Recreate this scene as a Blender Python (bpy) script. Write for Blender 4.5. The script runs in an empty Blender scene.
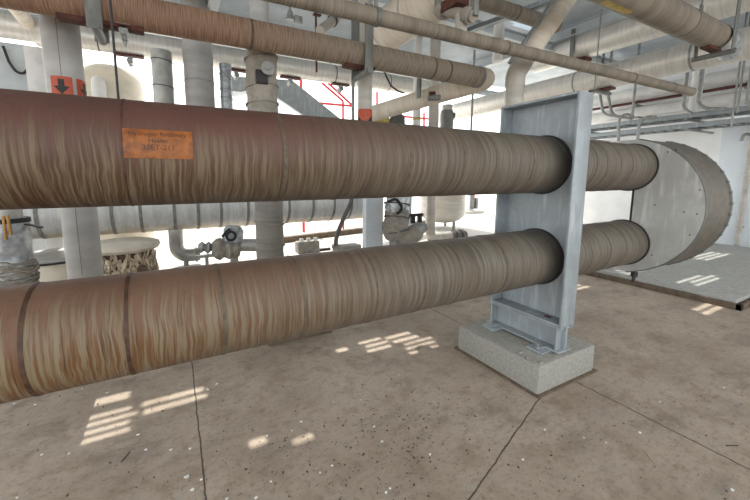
import bpy, bmesh, math, random
from mathutils import Vector, Matrix
random.seed(7)
S = bpy.context.scene
COL = S.collection
PI = math.pi

# ------------------------------------------------------------------ camera
f_px, cx, cy, th, psi, H = 342.27, 352.66, 222.37, .1292, 1.0896, 1.6
Fh = Vector((math.cos(psi), math.sin(psi), 0)); Rt = Vector((math.sin(psi), -math.cos(psi), 0)); UZ = Vector((0, 0, 1))
FW = Fh * math.cos(th) - UZ * math.sin(th); UP = UZ * math.cos(th) + Fh * math.sin(th)
EYE = Vector((0, 0, H))
def ray(u, v): return FW + Rt * ((u - cx) / f_px) + UP * ((cy - v) / f_px)
def G(u, v, z=0.0):
    d = ray(u, v); return EYE + d * ((z - H) / d.z)
def AX(u, v, x):
    d = ray(u, v); return EYE + d * (x / d.x)
def AY(u, v, y):
    d = ray(u, v); return EYE + d * (y / d.y)
def AD(u, v, t): return EYE + ray(u, v) * t
def xline(U, L, R):          # axis (Y, Z) of a pipe along X, from its two outlines and its radius
    def ph(p):
        d = ray(*p); return math.atan2(d.z, d.y)
    a, b = ph(U), ph(L); c = (a + b) / 2; D = R / math.sin(abs(a - b) / 2)
    return D * math.cos(c), H + D * math.sin(c)
def yline(U, L, R):          # axis (X, Z) of a pipe along Y
    def ph(p):
        d = ray(*p); return math.atan2(d.z, d.x)
    a, b = ph(U), ph(L); c = (a + b) / 2; D = R / math.sin(abs(a - b) / 2)
    return D * math.cos(c), H + D * math.sin(c)

cd = bpy.data.cameras.new('camera'); cam = bpy.data.objects.new('camera', cd); COL.objects.link(cam)
M = Matrix((Rt, UP, -FW)).transposed().to_4x4(); M.translation = EYE
cam.matrix_world = M
cd.sensor_width = 36; cd.lens = f_px / 750 * 36
cd.shift_x = (375 - cx) / 750; cd.shift_y = (cy - 250) / 750
cd.clip_start = .05; cd.clip_end = 500
S.camera = cam

# ------------------------------------------------------------------ node materials
class NT:
    def __init__(s, name):
        s.m = bpy.data.materials.new(name); s.m.use_nodes = True; s.t = s.m.node_tree; s.t.nodes.clear()
        s.out = s.n('ShaderNodeOutputMaterial'); s.b = s.n('ShaderNodeBsdfPrincipled'); s.l(s.b.outputs[0], s.out.inputs[0])
    def n(s, k, **kw):
        o = s.t.nodes.new(k)
        for a, v in kw.items(): setattr(o, a, v)
        return o
    def l(s, a, b): s.t.links.new(a, b)
    def put(s, v, sock):
        if isinstance(v, (int, float)): sock.default_value = v
        elif isinstance(v, tuple): sock.default_value = v if len(v) == len(sock.default_value) else (*v, 1)
        else: s.l(v, sock)
    def math(s, op, a, b=0.0, c=0.0, clamp=False):
        o = s.n('ShaderNodeMath', operation=op, use_clamp=clamp)
        for i, v in enumerate((a, b, c)): s.put(v, o.inputs[i])
        return o.outputs[0]
    def mix(s, fac, a, b):
        o = s.n('ShaderNodeMix', data_type='RGBA'); s.put(fac, o.inputs[0]); s.put(a, o.inputs[6]); s.put(b, o.inputs[7]); return o.outputs[2]
    def ramp(s, v, lo, hi):
        o = s.n('ShaderNodeMapRange', interpolation_type='SMOOTHSTEP'); s.put(v, o.inputs[0]); s.put(lo, o.inputs[1]); s.put(hi, o.inputs[2]); return o.outputs[0]
    def noise(s, vec, scale, detail=4, rough=.55):
        o = s.n('ShaderNodeTexNoise'); o.inputs['Scale'].default_value = scale; o.inputs['Detail'].default_value = detail; o.inputs['Roughness'].default_value = rough
        s.l(vec, o.inputs['Vector']); return o.outputs['Fac']
    def pos(s): return s.n('ShaderNodeNewGeometry').outputs['Position']
    def uv(s): return s.n('ShaderNodeUVMap').outputs[0]
    def sc(s, vec, v):
        o = s.n('ShaderNodeVectorMath', operation='MULTIPLY'); s.l(vec, o.inputs[0]); o.inputs[1].default_value = v; return o.outputs[0]
    def sep(s, vec):
        o = s.n('ShaderNodeSeparateXYZ'); s.l(vec, o.inputs[0]); return o.outputs
    def bump(s, h, strength=.3, dist=.01):
        o = s.n('ShaderNodeBump'); o.inputs['Strength'].default_value = strength; o.inputs['Distance'].default_value = dist
        s.l(h, o.inputs['Height']); s.l(o.outputs[0], s.b.inputs['Normal'])
    def done(s, col, rough=.6, metal=0.0):
        s.put(col, s.b.inputs['Base Color']); s.put(rough, s.b.inputs['Roughness']); s.put(metal, s.b.inputs['Metallic']); return s.m

def lin(r, g, b): return tuple(((c / 255) / 12.92 if c / 255 < .04045 else ((c / 255 + .055) / 1.055) ** 2.4) for c in (r, g, b))

def plain(name, c, rough=.6, metal=0., var=.25, scale=12, bump=.1):
    t = NT(name); p = t.pos(); n = t.noise(p, scale); n2 = t.noise(p, scale * .2)
    d = tuple(x * (1 - var) for x in c); e = tuple(min(1, x * (1 + var * .5)) for x in c)
    col = t.mix(t.ramp(n, .35, .65), d, e); col = t.mix(t.math('MULTIPLY', t.ramp(n2, .45, .7), .5), col, c)
    if bump: t.bump(n, bump)
    return t.done(col, rough, metal)

def galvanised(name, c, spots=.5):
    t = NT(name); p = t.pos(); v = t.n('ShaderNodeTexVoronoi'); v.inputs['Scale'].default_value = 55; t.l(p, v.inputs['Vector'])
    n = t.noise(p, 6); n2 = t.noise(t.sc(p, (14, 14, 2.0)), 1.5); n3 = t.noise(p, 70, 2)
    col = t.mix(v.outputs['Color'], tuple(x * .9 for x in c), tuple(min(1, x * 1.1) for x in c))
    col = t.mix(t.math('MULTIPLY', t.ramp(n, .42, .7), .5), tuple(x * .72 for x in c), col)
    col = t.mix(t.math('MULTIPLY', t.ramp(n2, .5, .75), .5), col, tuple(min(1, x * 1.35) for x in c))
    col = t.mix(t.math('MULTIPLY', t.ramp(n3, .68, .76), spots), col, lin(80, 78, 74))
    t.bump(n3, .08, .004)
    return t.done(col, .5, .25)

def wrap(name, a, b, c, ring=46., rough=.75, streak=.5, bump=.35):
    """spirally wrapped insulation: fine rings around the pipe"""
    t = NT(name); uv = t.uv()
    n1 = t.noise(t.sc(uv, (ring, 1.6, 1)), 1.0, 5, .6); n2 = t.noise(t.sc(uv, (5, 1.2, 1)), 1.0, 3); n3 = t.noise(t.pos(), 60, 3)
    col = t.mix(t.ramp(n2, .3, .7), a, b)
    col = t.mix(t.math('MULTIPLY', t.ramp(n1, .45, .72), streak), col, c)
    col = t.mix(t.math('MULTIPLY', t.ramp(n3, .62, .8), .35), col, tuple(x * .5 for x in a))
    t.bump(n1, bump, .006)
    return t.done(col, rough)

def main_pipe(name, top_rust, mid_rust, drip_col, x0, x1, e0, e1):
    """weathered wrap, rust run-off at the left fading to grey; v = 0 back, .25 top, .5 front, .75 bottom"""
    t = NT(name); uv = t.uv(); s = t.sep(uv); P = t.sep(t.pos())
    vf = t.math('DIVIDE', s[1], 2 * PI * .2254)
    w = t.noise(t.sc(uv, (3, 6, 1)), 1, 2)                        # wobble that slants the rings
    uu = t.n('ShaderNodeCombineXYZ'); t.l(t.math('ADD', s[0], t.math('MULTIPLY', w, .03)), uu.inputs[0]); t.l(s[1], uu.inputs[1]); uu = uu.outputs[0]
    fine = t.noise(t.sc(uu, (95, 2.4, 1)), 1, 5, .65); med = t.noise(t.sc(uu, (24, 1.5, 1)), 1, 4, .6)
    broad = t.noise(t.sc(uv, (2.6, 2.0, 1)), 1, 3); blot = t.noise(t.pos(), 45, 4); drp = t.noise(t.sc(uu, (48, 2.4, 1)), 1, 3, .6)
    grey = t.mix(t.ramp(med, .3, .7), lin(80, 73, 64), lin(112, 104, 92))
    grey = t.mix(t.math('MULTIPLY', t.ramp(fine, .52, .74), .5), grey, lin(148, 140, 126))
    grey = t.mix(t.math('MULTIPLY', t.ramp(fine, .46, .3), .6), grey, lin(44, 39, 34))
    grey = t.mix(t.math('MULTIPLY', t.ramp(broad, .5, .7), .35), grey, lin(88, 72, 54))
    # rust
    drip = t.ramp(t.math('ADD', t.math('MULTIPLY', drp, .7), t.math('MULTIPLY', fine, .3)), .44, .58)
    low = t.mix(t.math('MULTIPLY', drip, .85), mid_rust, drip_col)
    low = t.mix(t.math('MULTIPLY', t.ramp(fine, .46, .32), .7), low, lin(50, 32, 20))
    topc = t.mix(t.ramp(broad, .35, .65), top_rust, tuple(x * 1.25 for x in top_rust))
    topc = t.mix(t.math('MULTIPLY', t.ramp(blot, .5, .75), .35), topc, tuple(x * .6 for x in top_rust))
    edge = t.math('ADD', vf, t.math('MULTIPLY', t.math('SUBTRACT', drp, .5), .30))
    rust = t.mix(t.ramp(edge, e0, e1), topc, low)
    fx = t.ramp(t.math('ADD', P[0], t.math('MULTIPLY', t.math('SUBTRACT', broad, .5), 1.1)), x1, x0)
    fx2 = t.math('MULTIPLY', fx, t.math('SUBTRACT', 1.1, t.math('MULTIPLY', t.ramp(vf, .5, .75), t.ramp(P[0], -.8, .6)), clamp=True))
    col = t.mix(fx2, grey, rust)
    plate_dark = t.ramp(P[0], 2.3, 2.62); plate_dark = t.math('MULTIPLY', plate_dark, t.ramp(t.math('SUBTRACT', 2.80, P[0]), 0, .06))  # pipe colour darkens towards the support plate
    col = t.mix(t.math('MULTIPLY', plate_dark, t.math('MULTIPLY', t.ramp(med, .2, .6), .6)), col, lin(50, 45, 42))
    t.bump(fine, .35, .005)
    return t.done(col, .62)

# ------------------------------------------------------------------ mesh helpers
class B:
    """collects shapes for ONE mesh object"""
    def __init__(s):
        s.bm = bmesh.new(); s.uv = s.bm.loops.layers.uv.new('UVMap')
    def box(s, c, d, bev=0., rot=None, seg=2):
        t = bmesh.new(); bmesh.ops.create_cube(t, size=1)
        bmesh.ops.scale(t, vec=d, verts=t.verts)
        if bev: bmesh.ops.bevel(t, geom=list(t.edges), offset=bev, segments=seg, affect='EDGES', profile=.5)
        if rot is not None: bmesh.ops.transform(t, matrix=rot.to_4x4(), verts=t.verts)
        bmesh.ops.translate(t, vec=Vector(c), verts=t.verts); s.add(t); return s
    def bx(s, a, b, bev=0.):     # box by two corners
        a = Vector(a); b = Vector(b); d = b - a
        return s.box((a + b) / 2, (abs(d.x), abs(d.y), abs(d.z)), bev)
    def add(s, t):
        me = bpy.data.meshes.new('tmp'); t.to_mesh(me); t.free(); s.bm.from_mesh(me); bpy.data.meshes.remove(me)
    def sweep(s, pts, r, seg=28, cap=True, up=None, jit=0.):
        pts = [Vector(p) for p in pts]; n = len(pts); rs = r if isinstance(r, (list, tuple)) else [r] * n
        T = [((pts[min(i + 1, n - 1)] - pts[max(i - 1, 0)]).normalized()) for i in range(n)]
        up = Vector(up) if up else (Vector((0, 1, 0)) if abs(T[0].y) < .7 else Vector((1, 0, 0)))
        N = (up - T[0] * up.dot(T[0])).normalized(); rings = []; L = 0; Ls = []
        for i in range(n):
            if i:
                N = (N - T[i] * N.dot(T[i])).normalized(); L += (pts[i] - pts[i - 1]).length
            Bn = N.cross(T[i]); Ls.append(L)
            rings.append([s.bm.verts.new(pts[i] + (N * math.cos(2 * PI * k / seg) + Bn * -math.sin(2 * PI * k / seg)) * (rs[i] * (1 + random.uniform(-jit, jit)))) for k in range(seg)])
        for i in range(n - 1):
            for k in range(seg):
                q = (k + 1) % seg; f = s.bm.faces.new((rings[i][k], rings[i][q], rings[i + 1][q], rings[i + 1][k]))
                for lp, (a, b) in zip(f.loops, ((i, k), (i, k + 1), (i + 1, k + 1), (i + 1, k))):
                    lp[s.uv].uv = (Ls[a], 2 * PI * b / seg * max(rs[a], .001))
        if cap:
            for ring in (rings[0], rings[-1]):
                if len(ring) > 2:
                    try: s.bm.faces.new(ring)
                    except ValueError: pass
        return s
    def cyl(s, a, b, r, seg=24, **k): return s.sweep([a, b], r, seg, **k)
    def ring(s, c, axis, r0, r1, w, seg=40):       # annular band of width w centred at c
        ax = Vector(axis).normalized(); a = Vector(c) - ax * w / 2; b = Vector(c) + ax * w / 2
        return s.sweep([a, a, b, b, a], [r0, r1, r1, r0, r0], seg, cap=False) if False else s._ring(a, b, ax, r0, r1, seg)
    def _ring(s, a, b, ax, r0, r1, seg):
        up = Vector((0, 0, 1)) if abs(ax.z) < .7 else Vector((1, 0, 0)); N = (up - ax * up.dot(ax)).normalized(); Q = ax.cross(N)
        L = []
        for p, r in ((a, r0), (a, r1), (b, r1), (b, r0)):
            L.append([s.bm.verts.new(p + (N * math.cos(2 * PI * k / seg) + Q * math.sin(2 * PI * k / seg)) * r) for k in range(seg)])
        for i in range(4):
            A, C = L[i], L[(i + 1) % 4]
            for k in range(seg): s.bm.faces.new((A[k], A[(k + 1) % seg], C[(k + 1) % seg], C[k]))
        return s
    def prism(s, poly, d):       # polygon (3D points) extruded by vector d
        d = Vector(d); a = [s.bm.verts.new(Vector(p)) for p in poly]; b = [s.bm.verts.new(Vector(p) + d) for p in poly]; n = len(a)
        s.bm.faces.new(a); s.bm.faces.new(b[::-1])
        for i in range(n): s.bm.faces.new((a[i], b[i], b[(i + 1) % n], a[(i + 1) % n]))
        return s
    def plate_holes(s, outer, holes, d):           # flat plate with round holes, extruded by d
        t = bmesh.new()
        for lp in [outer] + holes:
            vs = [t.verts.new(Vector(p)) for p in lp]
            for i in range(len(vs)): t.edges.new((vs[i], vs[(i + 1) % len(vs)]))
        bmesh.ops.triangle_fill(t, use_beauty=True, use_dissolve=False, edges=t.edges[:])
        r = bmesh.ops.extrude_face_region(t, geom=t.faces[:])
        bmesh.ops.translate(t, vec=Vector(d), verts=[v for v in r['geom'] if isinstance(v, bmesh.types.BMVert)])
        s.add(t); return s
    def rough(s, amt, scale=1.0):                  # crumple
        from mathutils import noise
        for v in s.bm.verts: v.co += noise.noise_vector(v.co * scale) * amt
        return s

def put(name, b, m, parent=None, label=None, cat=None, group=None, kind=None, base=None, ang=35):
    bm = b.bm; bmesh.ops.recalc_face_normals(bm, faces=bm.faces)
    if parent is not None: base = parent['_loc']
    elif base is None:
        zs = [v.co for v in bm.verts]; mn = Vector([min(v[i] for v in zs) for i in range(3)]); mx = Vector([max(v[i] for v in zs) for i in range(3)])
        base = ((mn.x + mx.x) / 2, (mn.y + mx.y) / 2, mn.z)
    base = Vector(base)
    bmesh.ops.translate(bm, vec=-base, verts=bm.verts)
    me = bpy.data.meshes.new(name); bm.to_mesh(me); bm.free()
    me.polygons.foreach_set('use_smooth', [True] * len(me.polygons)); me.set_sharp_from_angle(angle=math.radians(ang))
    me.materials.append(m)
    o = bpy.data.objects.new(name, me); COL.objects.link(o)
    if parent is not None:
        if parent.type == 'EMPTY': o.parent = parent
        else: o.parent = parent
        o['_loc'] = tuple(base)
        o.location = (0, 0, 0)
    else:
        o.location = base; o['_loc'] = tuple(base)
    tag(o, label, cat, group, kind); return o
def tag(o, label=None, cat=None, group=None, kind=None):
    if label: o['label'] = label
    if cat: o['category'] = cat
    if group: o['group'] = group
    if kind: o['kind'] = kind
def thing(name, label, cat, loc, group=None):
    o = bpy.data.objects.new(name, None); COL.objects.link(o); o.location = loc; o['_loc'] = tuple(loc); o.empty_display_size = .1
    tag(o, label, cat, group); return o
def fillet(pts, r, n=8):
    pts = [Vector(p) for p in pts]; out = [pts[0]]
    for i in range(1, len(pts) - 1):
        a = (pts[i - 1] - pts[i]); b = (pts[i + 1] - pts[i]); la, lb = a.length, b.length; a.normalize(); b.normalize()
        ang = a.angle(b); 
        if abs(ang - PI) < .02: out.append(pts[i]); continue
        t = min(r / math.tan(ang / 2), la * .49, lb * .49); rr = t * math.tan(ang / 2)
        c = pts[i] + (a + b).normalized() * (rr / math.sin(ang / 2)); p0 = pts[i] + a * t - c; p1 = pts[i] + b * t - c
        w = p0.angle(p1)
        for k in range(n + 1):
            s = k / n; out.append(c + (p0 * math.sin((1 - s) * w) + p1 * math.sin(s * w)) / math.sin(w))
    out.append(pts[-1]); return out
def line(a, b, n):
    a = Vector(a); b = Vector(b); return [a.lerp(b, i / n) for i in range(n + 1)]

# ------------------------------------------------------------------ materials
M_up = main_pipe('rust streaked wrap', lin(86, 57, 48), lin(72, 48, 28), lin(112, 98, 76), 0.1, 2.1, .41, .58)
M_lo = main_pipe('orange streaked wrap', lin(106, 80, 64), lin(98, 66, 36), lin(124, 112, 90), -.2, 1.7, .31, .5)
M_strap = plain('pale strap', lin(126, 124, 120), .6)
M_band = plain('weathered band', lin(92, 82, 68), .65, var=.3, scale=30)
M_bandr = plain('rusty band', lin(74, 50, 36), .65, var=.4, scale=30)
M_over0 = wrap('brown wrapped cladding', lin(122, 90, 70), lin(142, 116, 94), lin(168, 140, 112), 60)
M_overg = wrap('grey brown wrapped cladding', lin(108, 100, 88), lin(136, 127, 114), lin(176, 167, 152), 150)
M_cream = wrap('cream wrapped cladding', lin(210, 200, 184), lin(228, 221, 209), lin(180, 164, 142), 26, bump=.5)
M_pale = wrap('pale metal cladding', lin(168, 162, 152), lin(188, 184, 176), lin(150, 142, 130), 14, .38, .4, .12)
def shine():
    t = NT('bright metal cladding'); uv = t.uv(); n1 = t.noise(t.sc(uv, (22, 1.5, 1)), 1, 4, .6); n2 = t.noise(t.pos(), 7, 4, .6)
    c = t.mix(t.ramp(n1, .3, .7), lin(206, 203, 196), lin(226, 223, 217)); c = t.mix(t.math('MULTIPLY', t.ramp(n2, .6, .75), .35), c, lin(130, 116, 98))
    t.bump(n1, .1, .004); return t.done(c, t.math('ADD', .3, t.math('MULTIPLY', n2, .2)), .35)
M_shine = shine()
M_grey = wrap('grey wrapped cladding', lin(124, 121, 116), lin(144, 141, 135), lin(162, 158, 150), 40)
M_jacket = plain('aluminium pipe jacket', lin(176, 176, 172), .45, .35, var=.22, scale=5)
M_colgrey = wrap('column paint', lin(156, 155, 152), lin(178, 177, 174), lin(134, 132, 128), 3, .6, .5, .05)
M_galv = galvanised('galvanised steel', lin(170, 179, 184))
M_galvd = galvanised('dull galvanised steel', lin(128, 130, 126))
M_panel = plain('pale panel', lin(226, 234, 240), .6, var=.04, scale=3, bump=.02)
M_pad = plain('pale plinth concrete', lin(160, 160, 155), .85, var=.14, scale=20)
M_rim = plain('dull clad rim', lin(100, 95, 86), .5, .2, var=.2, scale=14)
M_drum = galvanised('galvanised sheet', lin(208, 209, 205), .3)
M_conc = plain('footing concrete', lin(150, 148, 140), .85, var=.16, scale=45, bump=.5)
M_brown = plain('brown stained concrete', lin(98, 84, 70), .85, var=.3, scale=14)
M_rust = plain('red brown rust', lin(88, 50, 42), .8, var=.4, scale=25)
M_dark = plain('dark rubber', lin(38, 36, 36), .6)
M_cable = plain('grey cable', lin(92, 90, 88), .6)
M_white = plain('white paint', lin(225, 225, 222), .6, var=.1, scale=4)
M_wall = plain('white wall panel', lin(240, 241, 241), .7, var=.05, scale=2, bump=.02)
M_orange = plain('orange sticker', lin(176, 72, 40), .5, var=.15, scale=20)
M_amber = plain('amber label plate', lin(140, 78, 18), .5, var=.4, scale=30)
M_tape = plain('faded tape', lin(186, 142, 84), .7)
M_yellow = plain('yellow marker', lin(186, 164, 84), .6, var=.3)
M_black = plain('black print', lin(30, 30, 30), .6, var=.1)
M_textb = plain('faded print', lin(70, 38, 18), .6, var=.3)
M_red = plain('red paint', lin(205, 52, 58), .5, var=.1)
M_blue = plain('pale blue grey steel', lin(186, 194, 198), .5, var=.08, scale=4)
M_steel = plain('grey steel', lin(150, 152, 150), .45, .3, var=.2)
M_cloth = plain('stiff insulation cloth', lin(150, 144, 134), .9, var=.2, scale=12, bump=.5)
M_tank = plain('cream tank paint', lin(214, 206, 190), .6, var=.12, scale=3)
M_dirty = plain('dirty torn wrap', lin(206, 190, 166), .9, var=.5, scale=16, bump=.6)
M_foil = plain('crumpled foil wrap', lin(176, 182, 186), .35, .5, var=.4, scale=12, bump=.4)
M_deck = plain('roof deck', lin(164, 174, 182), .6, .1, var=.15, scale=2)
M_flake = plain('white flake', lin(228, 228, 226), .7, var=.1)
M_litter = plain('dark litter', lin(78, 68, 59), .9)
M_twig = plain('straw', lin(206, 190, 160), .8)

def floor_mat():
    t = NT('dusty concrete floor'); p = t.pos(); s = t.sep(p); n = t.noise(p, 1.1, 5, .6); n2 = t.noise(p, 5, 6, .65); n3 = t.noise(p, 38, 4, .7); n4 = t.noise(p, 110, 2); wob = t.noise(p, 9, 3)
    c = t.mix(t.ramp(n, .3, .7), lin(156, 141, 125), lin(178, 164, 148))
    c = t.mix(t.math('MULTIPLY', t.ramp(n2, .48, .68), .42), c, lin(120, 100, 82))
    c = t.mix(t.math('MULTIPLY', t.ramp(n2, .44, .28), .6), c, lin(158, 152, 145))
    c = t.mix(t.math('MULTIPLY', t.ramp(n3, .54, .68), .5), c, lin(104, 90, 77))
    n6 = t.noise(t.sc(p, (1, 1.6, 1)), 16, 6, .75); c = t.mix(t.math('MULTIPLY', t.ramp(n6, .5, .66), .4), c, lin(112, 98, 85)); c = t.mix(t.math('MULTIPLY', t.ramp(n6, .44, .3), .4), c, lin(186, 174, 160))
    c = t.mix(t.math('MULTIPLY', t.ramp(n4, .66, .72), .75), c, lin(60, 52, 46))
    # oily dark film patches near the viewer
    n5 = t.noise(t.sc(p, (1, 1.8, 1)), 1.7, 6, .7); c = t.mix(t.math('MULTIPLY', t.ramp(n5, .5, .66), .36), c, lin(100, 90, 82))
    w = t.math('MULTIPLY', t.math('SUBTRACT', wob, .5), .02)
    def near(e, half): return t.ramp(t.math('ABSOLUTE', t.math('ADD', e, w)), half, half * .45)
    j1 = near(t.math('SUBTRACT', s[0], .055), .006)
    j3 = near(t.math('SUBTRACT', s[0], 2.735), .0075)
    dx, dy = 2.258 - 1.233, 1.415 - 1.084; L = math.hypot(dx, dy)
    e2 = t.math('ADD', t.math('MULTIPLY', t.math('SUBTRACT', s[0], 2.258), -dy / L), t.math('MULTIPLY', t.math('SUBTRACT', s[1], 1.415), dx / L))
    j2 = t.math('MULTIPLY', near(e2, .006), t.math('LESS_THAN', s[0], 2.3))
    lim = t.math('LESS_THAN', s[1], 5.5)
    j = t.math('MULTIPLY', t.math('MAXIMUM', t.math('MAXIMUM', j1, j2), j3), lim)
    c = t.mix(t.math('MULTIPLY', j, .85), c, lin(52, 44, 38))
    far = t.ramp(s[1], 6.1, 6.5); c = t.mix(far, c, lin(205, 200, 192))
    h = t.math('SUBTRACT', t.math('MULTIPLY', n3, .4), j)
    t.bump(h, .35, .006)
    return t.done(c, .8)
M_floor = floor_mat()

# ------------------------------------------------------------------ setting
b = B()
v = [b.bm.verts.new(p) for p in ((-60, -14, 0), (80, -14, 0), (80, 80, 0), (-60, 80, 0))]; b.bm.faces.new(v)
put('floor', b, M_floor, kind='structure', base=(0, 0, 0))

SUN = Vector((.0, .65, 1.0)); ROOF = 4.75
holes = []
def hole(u, v, w, d):
    p = G(u, v); q = p + SUN * ROOF; n_ = max(1, round(d / .09)); step = d / n_
    for k in range(n_):
        sh = random.uniform(-.12, .12) * w if n_ > 1 else 0
        holes.append((q.x - w / 2 + sh, q.x + w / 2 + sh, q.y - d / 2 + k * step, q.y - d / 2 + k * step + step * (.97 if n_ > 1 else 1)))
hole(97, 401, .4, .13); hole(108, 422, .30, .32); hole(176, 398, .40, .20)
hole(341, 349, .11, .10); hole(376, 343, .26, .26); hole(402, 336, .3, .2); hole(420, 344, .34, .24)
hole(257, 440, .10, .10); hole(302, 437, .13, .09); hole(404, 448, .16, .05); hole(420, 441, .14, .05)
hole(640, 277, .9, .25); hole(575, 287, .35, .2); hole(700, 288, .8, .35); hole(715, 262, 1.2, .3); hole(705, 308, .5, .2); hole(560, 282, .2, .12)
# roof deck cut into a grid of cells, leaving out openings added to cast the floor's sun patches
xs = sorted({-7., 11.3} | {h[0] for h in holes} | {h[1] for h in holes}); ys = sorted({-3.5, 8.7} | {h[2] for h in holes} | {h[3] for h in holes})
b = B(); vv = {}
def vert(x, y):
    if (x, y) not in vv: vv[(x, y)] = b.bm.verts.new((x, y, ROOF))
    return vv[(x, y)]
for i in range(len(xs) - 1):
    for j in range(len(ys) - 1):
        mx, my = (xs[i] + xs[i + 1]) / 2, (ys[j] + ys[j + 1]) / 2
        if any(h[0] < mx < h[1] and h[2] < my < h[3] for h in holes): continue
        b.bm.faces.new((vert(xs[i], ys[j]), vert(xs[i + 1], ys[j]), vert(xs[i + 1], ys[j + 1]), vert(xs[i], ys[j + 1])))
r = bmesh.ops.extrude_face_region(b.bm, geom=b.bm.faces[:]); bmesh.ops.translate(b.bm, vec=(0, 0, .06), verts=[v for v in r['geom'] if isinstance(v, bmesh.types.BMVert)])
put('ceiling', b, M_deck, kind='structure')
n = 0
for x in (-3.5, .8, 4.1, 7.6):
    b = B(); b.bx((x - .09, -3.5, ROOF - .22), (x + .09, 8.7, ROOF - .205)).bx((x - .006, -3.5, ROOF - .21), (x + .006, 8.7, ROOF - .002)).bx((x - .09, -3.5, ROOF - .016), (x + .09, 8.7, ROOF - .002))
    n += 1; put('trim_%d' % n, b, M_blue, kind='structure')
for y in (5.05, 8.6):
    b = B(); b.bx((-7, y - .09, ROOF - .40), (11.3, y + .09, ROOF - .385)).bx((-7, y - .006, ROOF - .39), (11.3, y + .006, ROOF - .23)).bx((-7, y - .09, ROOF - .235), (11.3, y + .09, ROOF - .223))
    n += 1; put('trim_%d' % n, b, M_blue, kind='structure')

b = B(); b.bx((11.4, -6, 0), (11.7, 6.2, ROOF + .2))
put('wall_right', b, M_wall, kind='structure')
b = B(); b.bx((11.36, -6, 0.0), (11.4, 6.2, .10)); put('baseboard_right', b, M_conc, kind='structure')
c = AX(722, 150, 11.3)
b = B(); b.bx((11.18, c.y - 1.6, 0.0), (11.36, c.y, 2.9), .01); put('steel_cladding_panel', b, M_panel, label='pale blue flat metal panel standing against the white wall at far right', cat='panel')
c = AX(743, 205, 11.1)
t = thing('wall_pipe', 'thin brown vertical pipe fixed up the wall at the far right edge', 'pipe', (c.x, c.y, 0))
b = B(); b.cyl((c.x, c.y, 0), (c.x, c.y, 3.3), .045, 14); put('pipe', b, M_pale, t)
for z in (.5, 1.7, 2.8):
    b = B(); b.bx((c.x, c.y - .05, z), (11.18, c.y + .05, z + .04)); put('wall_clip', b, M_steel, t)
c = AX(744, 134, 11.05)
b = B(); b.sweep(fillet([AX(741, 141, 11.05), c, AX(756, 134.5, 11.05)], .05), .03, 10)
put('wall_bracket', b, M_steel, label='small grey hooked bracket sticking out of the wall at far right', cat='bracket')

# raised plinth at the right
b = B(); pz = .12
b.bx((6.05, 1.40, 0), (10.9, 6.1, pz), .015)
t = thing('concrete_plinth', 'low pale concrete plinth on the floor behind the round drum', 'plinth', (8.4, 3.7, 0))
put('slab', b, M_pad, t)
b = B(); b.bx((6.0, 1.34, 0), (6.05, 6.1, .075), .005).bx((6.0, 1.34, 0), (10.9, 1.395, .075), .005); put('kerb', b, M_brown, t, label='dirty brown kerb edge')

# far kerb
a = G(285, 243); c = G(362, 233)
b = B(); d = (c - a).normalized(); a = a + d * 4.6; nrm = Vector((-d.y, d.x, 0)); a2 = a - d * 5; c2 = c + d * 3
b.prism([a2, c2, c2 + nrm * .18, a2 + nrm * .18], (0, 0, .14)); put('kerb_stone', b, M_brown, label='long low brown kerb on the sunlit ground beyond the pipes', cat='kerb')

# ------------------------------------------------------------------ the two big pipes
PY, R = 1.795, .2254; ZT, ZB = 1.7035, .944; XD, RD, ZD, TD, YD0 = 4.08, .679, 1.310, .567, 1.879
def big_pipe(name, label, z, mat, bands, bm_):
    t = thing(name, label, 'pipe', (0, PY, z - R))
    b = B(); b.sweep(line((-3.2, PY, z), (XD + .008, PY, z), 120), R, 72, up=(0, 1, 0)); put('cladding', b, mat, t)
    for x, w, m in bands:
        b = B(); b.ring((x, PY, z), (1, 0, 0), R - .004, R + .0022, w * .5, 64); put('seam_band', b, m, t)
    b = B(); b.ring((XD - .012, PY, z), (1, 0, 0), R - .004, R + .009, .02, 64); put('sealing_ring', b, M_dark, t)
    return t
up = big_pipe('insulated_pipe', 'upper thick insulated pipe, rust-streaked at left, bearing the amber label plate', ZT, M_up,
     [(-1.05, .03, M_bandr), (-.16, .012, M_bandr), (.47, .03, M_band), (.80, .018, M_band), (1.19, .035, M_band), (1.60, .022, M_band), (1.88, .03, M_band), (2.26, .022, M_band), (3.05, .02, M_band), (3.2, .014, M_band), (3.42, .02, M_band), (3.62, .014, M_band)], M_band)
lo = big_pipe('insulated_pipe', 'lower thick insulated pipe, orange-streaked at left, crossing just above the floor', ZB, M_lo,
     [(-.52, .03, M_bandr), (-.2, .03, M_bandr), (.17, .03, M_band), (.55, .02, M_band), (.98, .02, M_band), (1.32, .02, M_band), (1.62, .02, M_band), (2.05, .02, M_band), (3.1, .02, M_band), (3.4, .02, M_band), (3.65, .014, M_band)], M_band)
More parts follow.
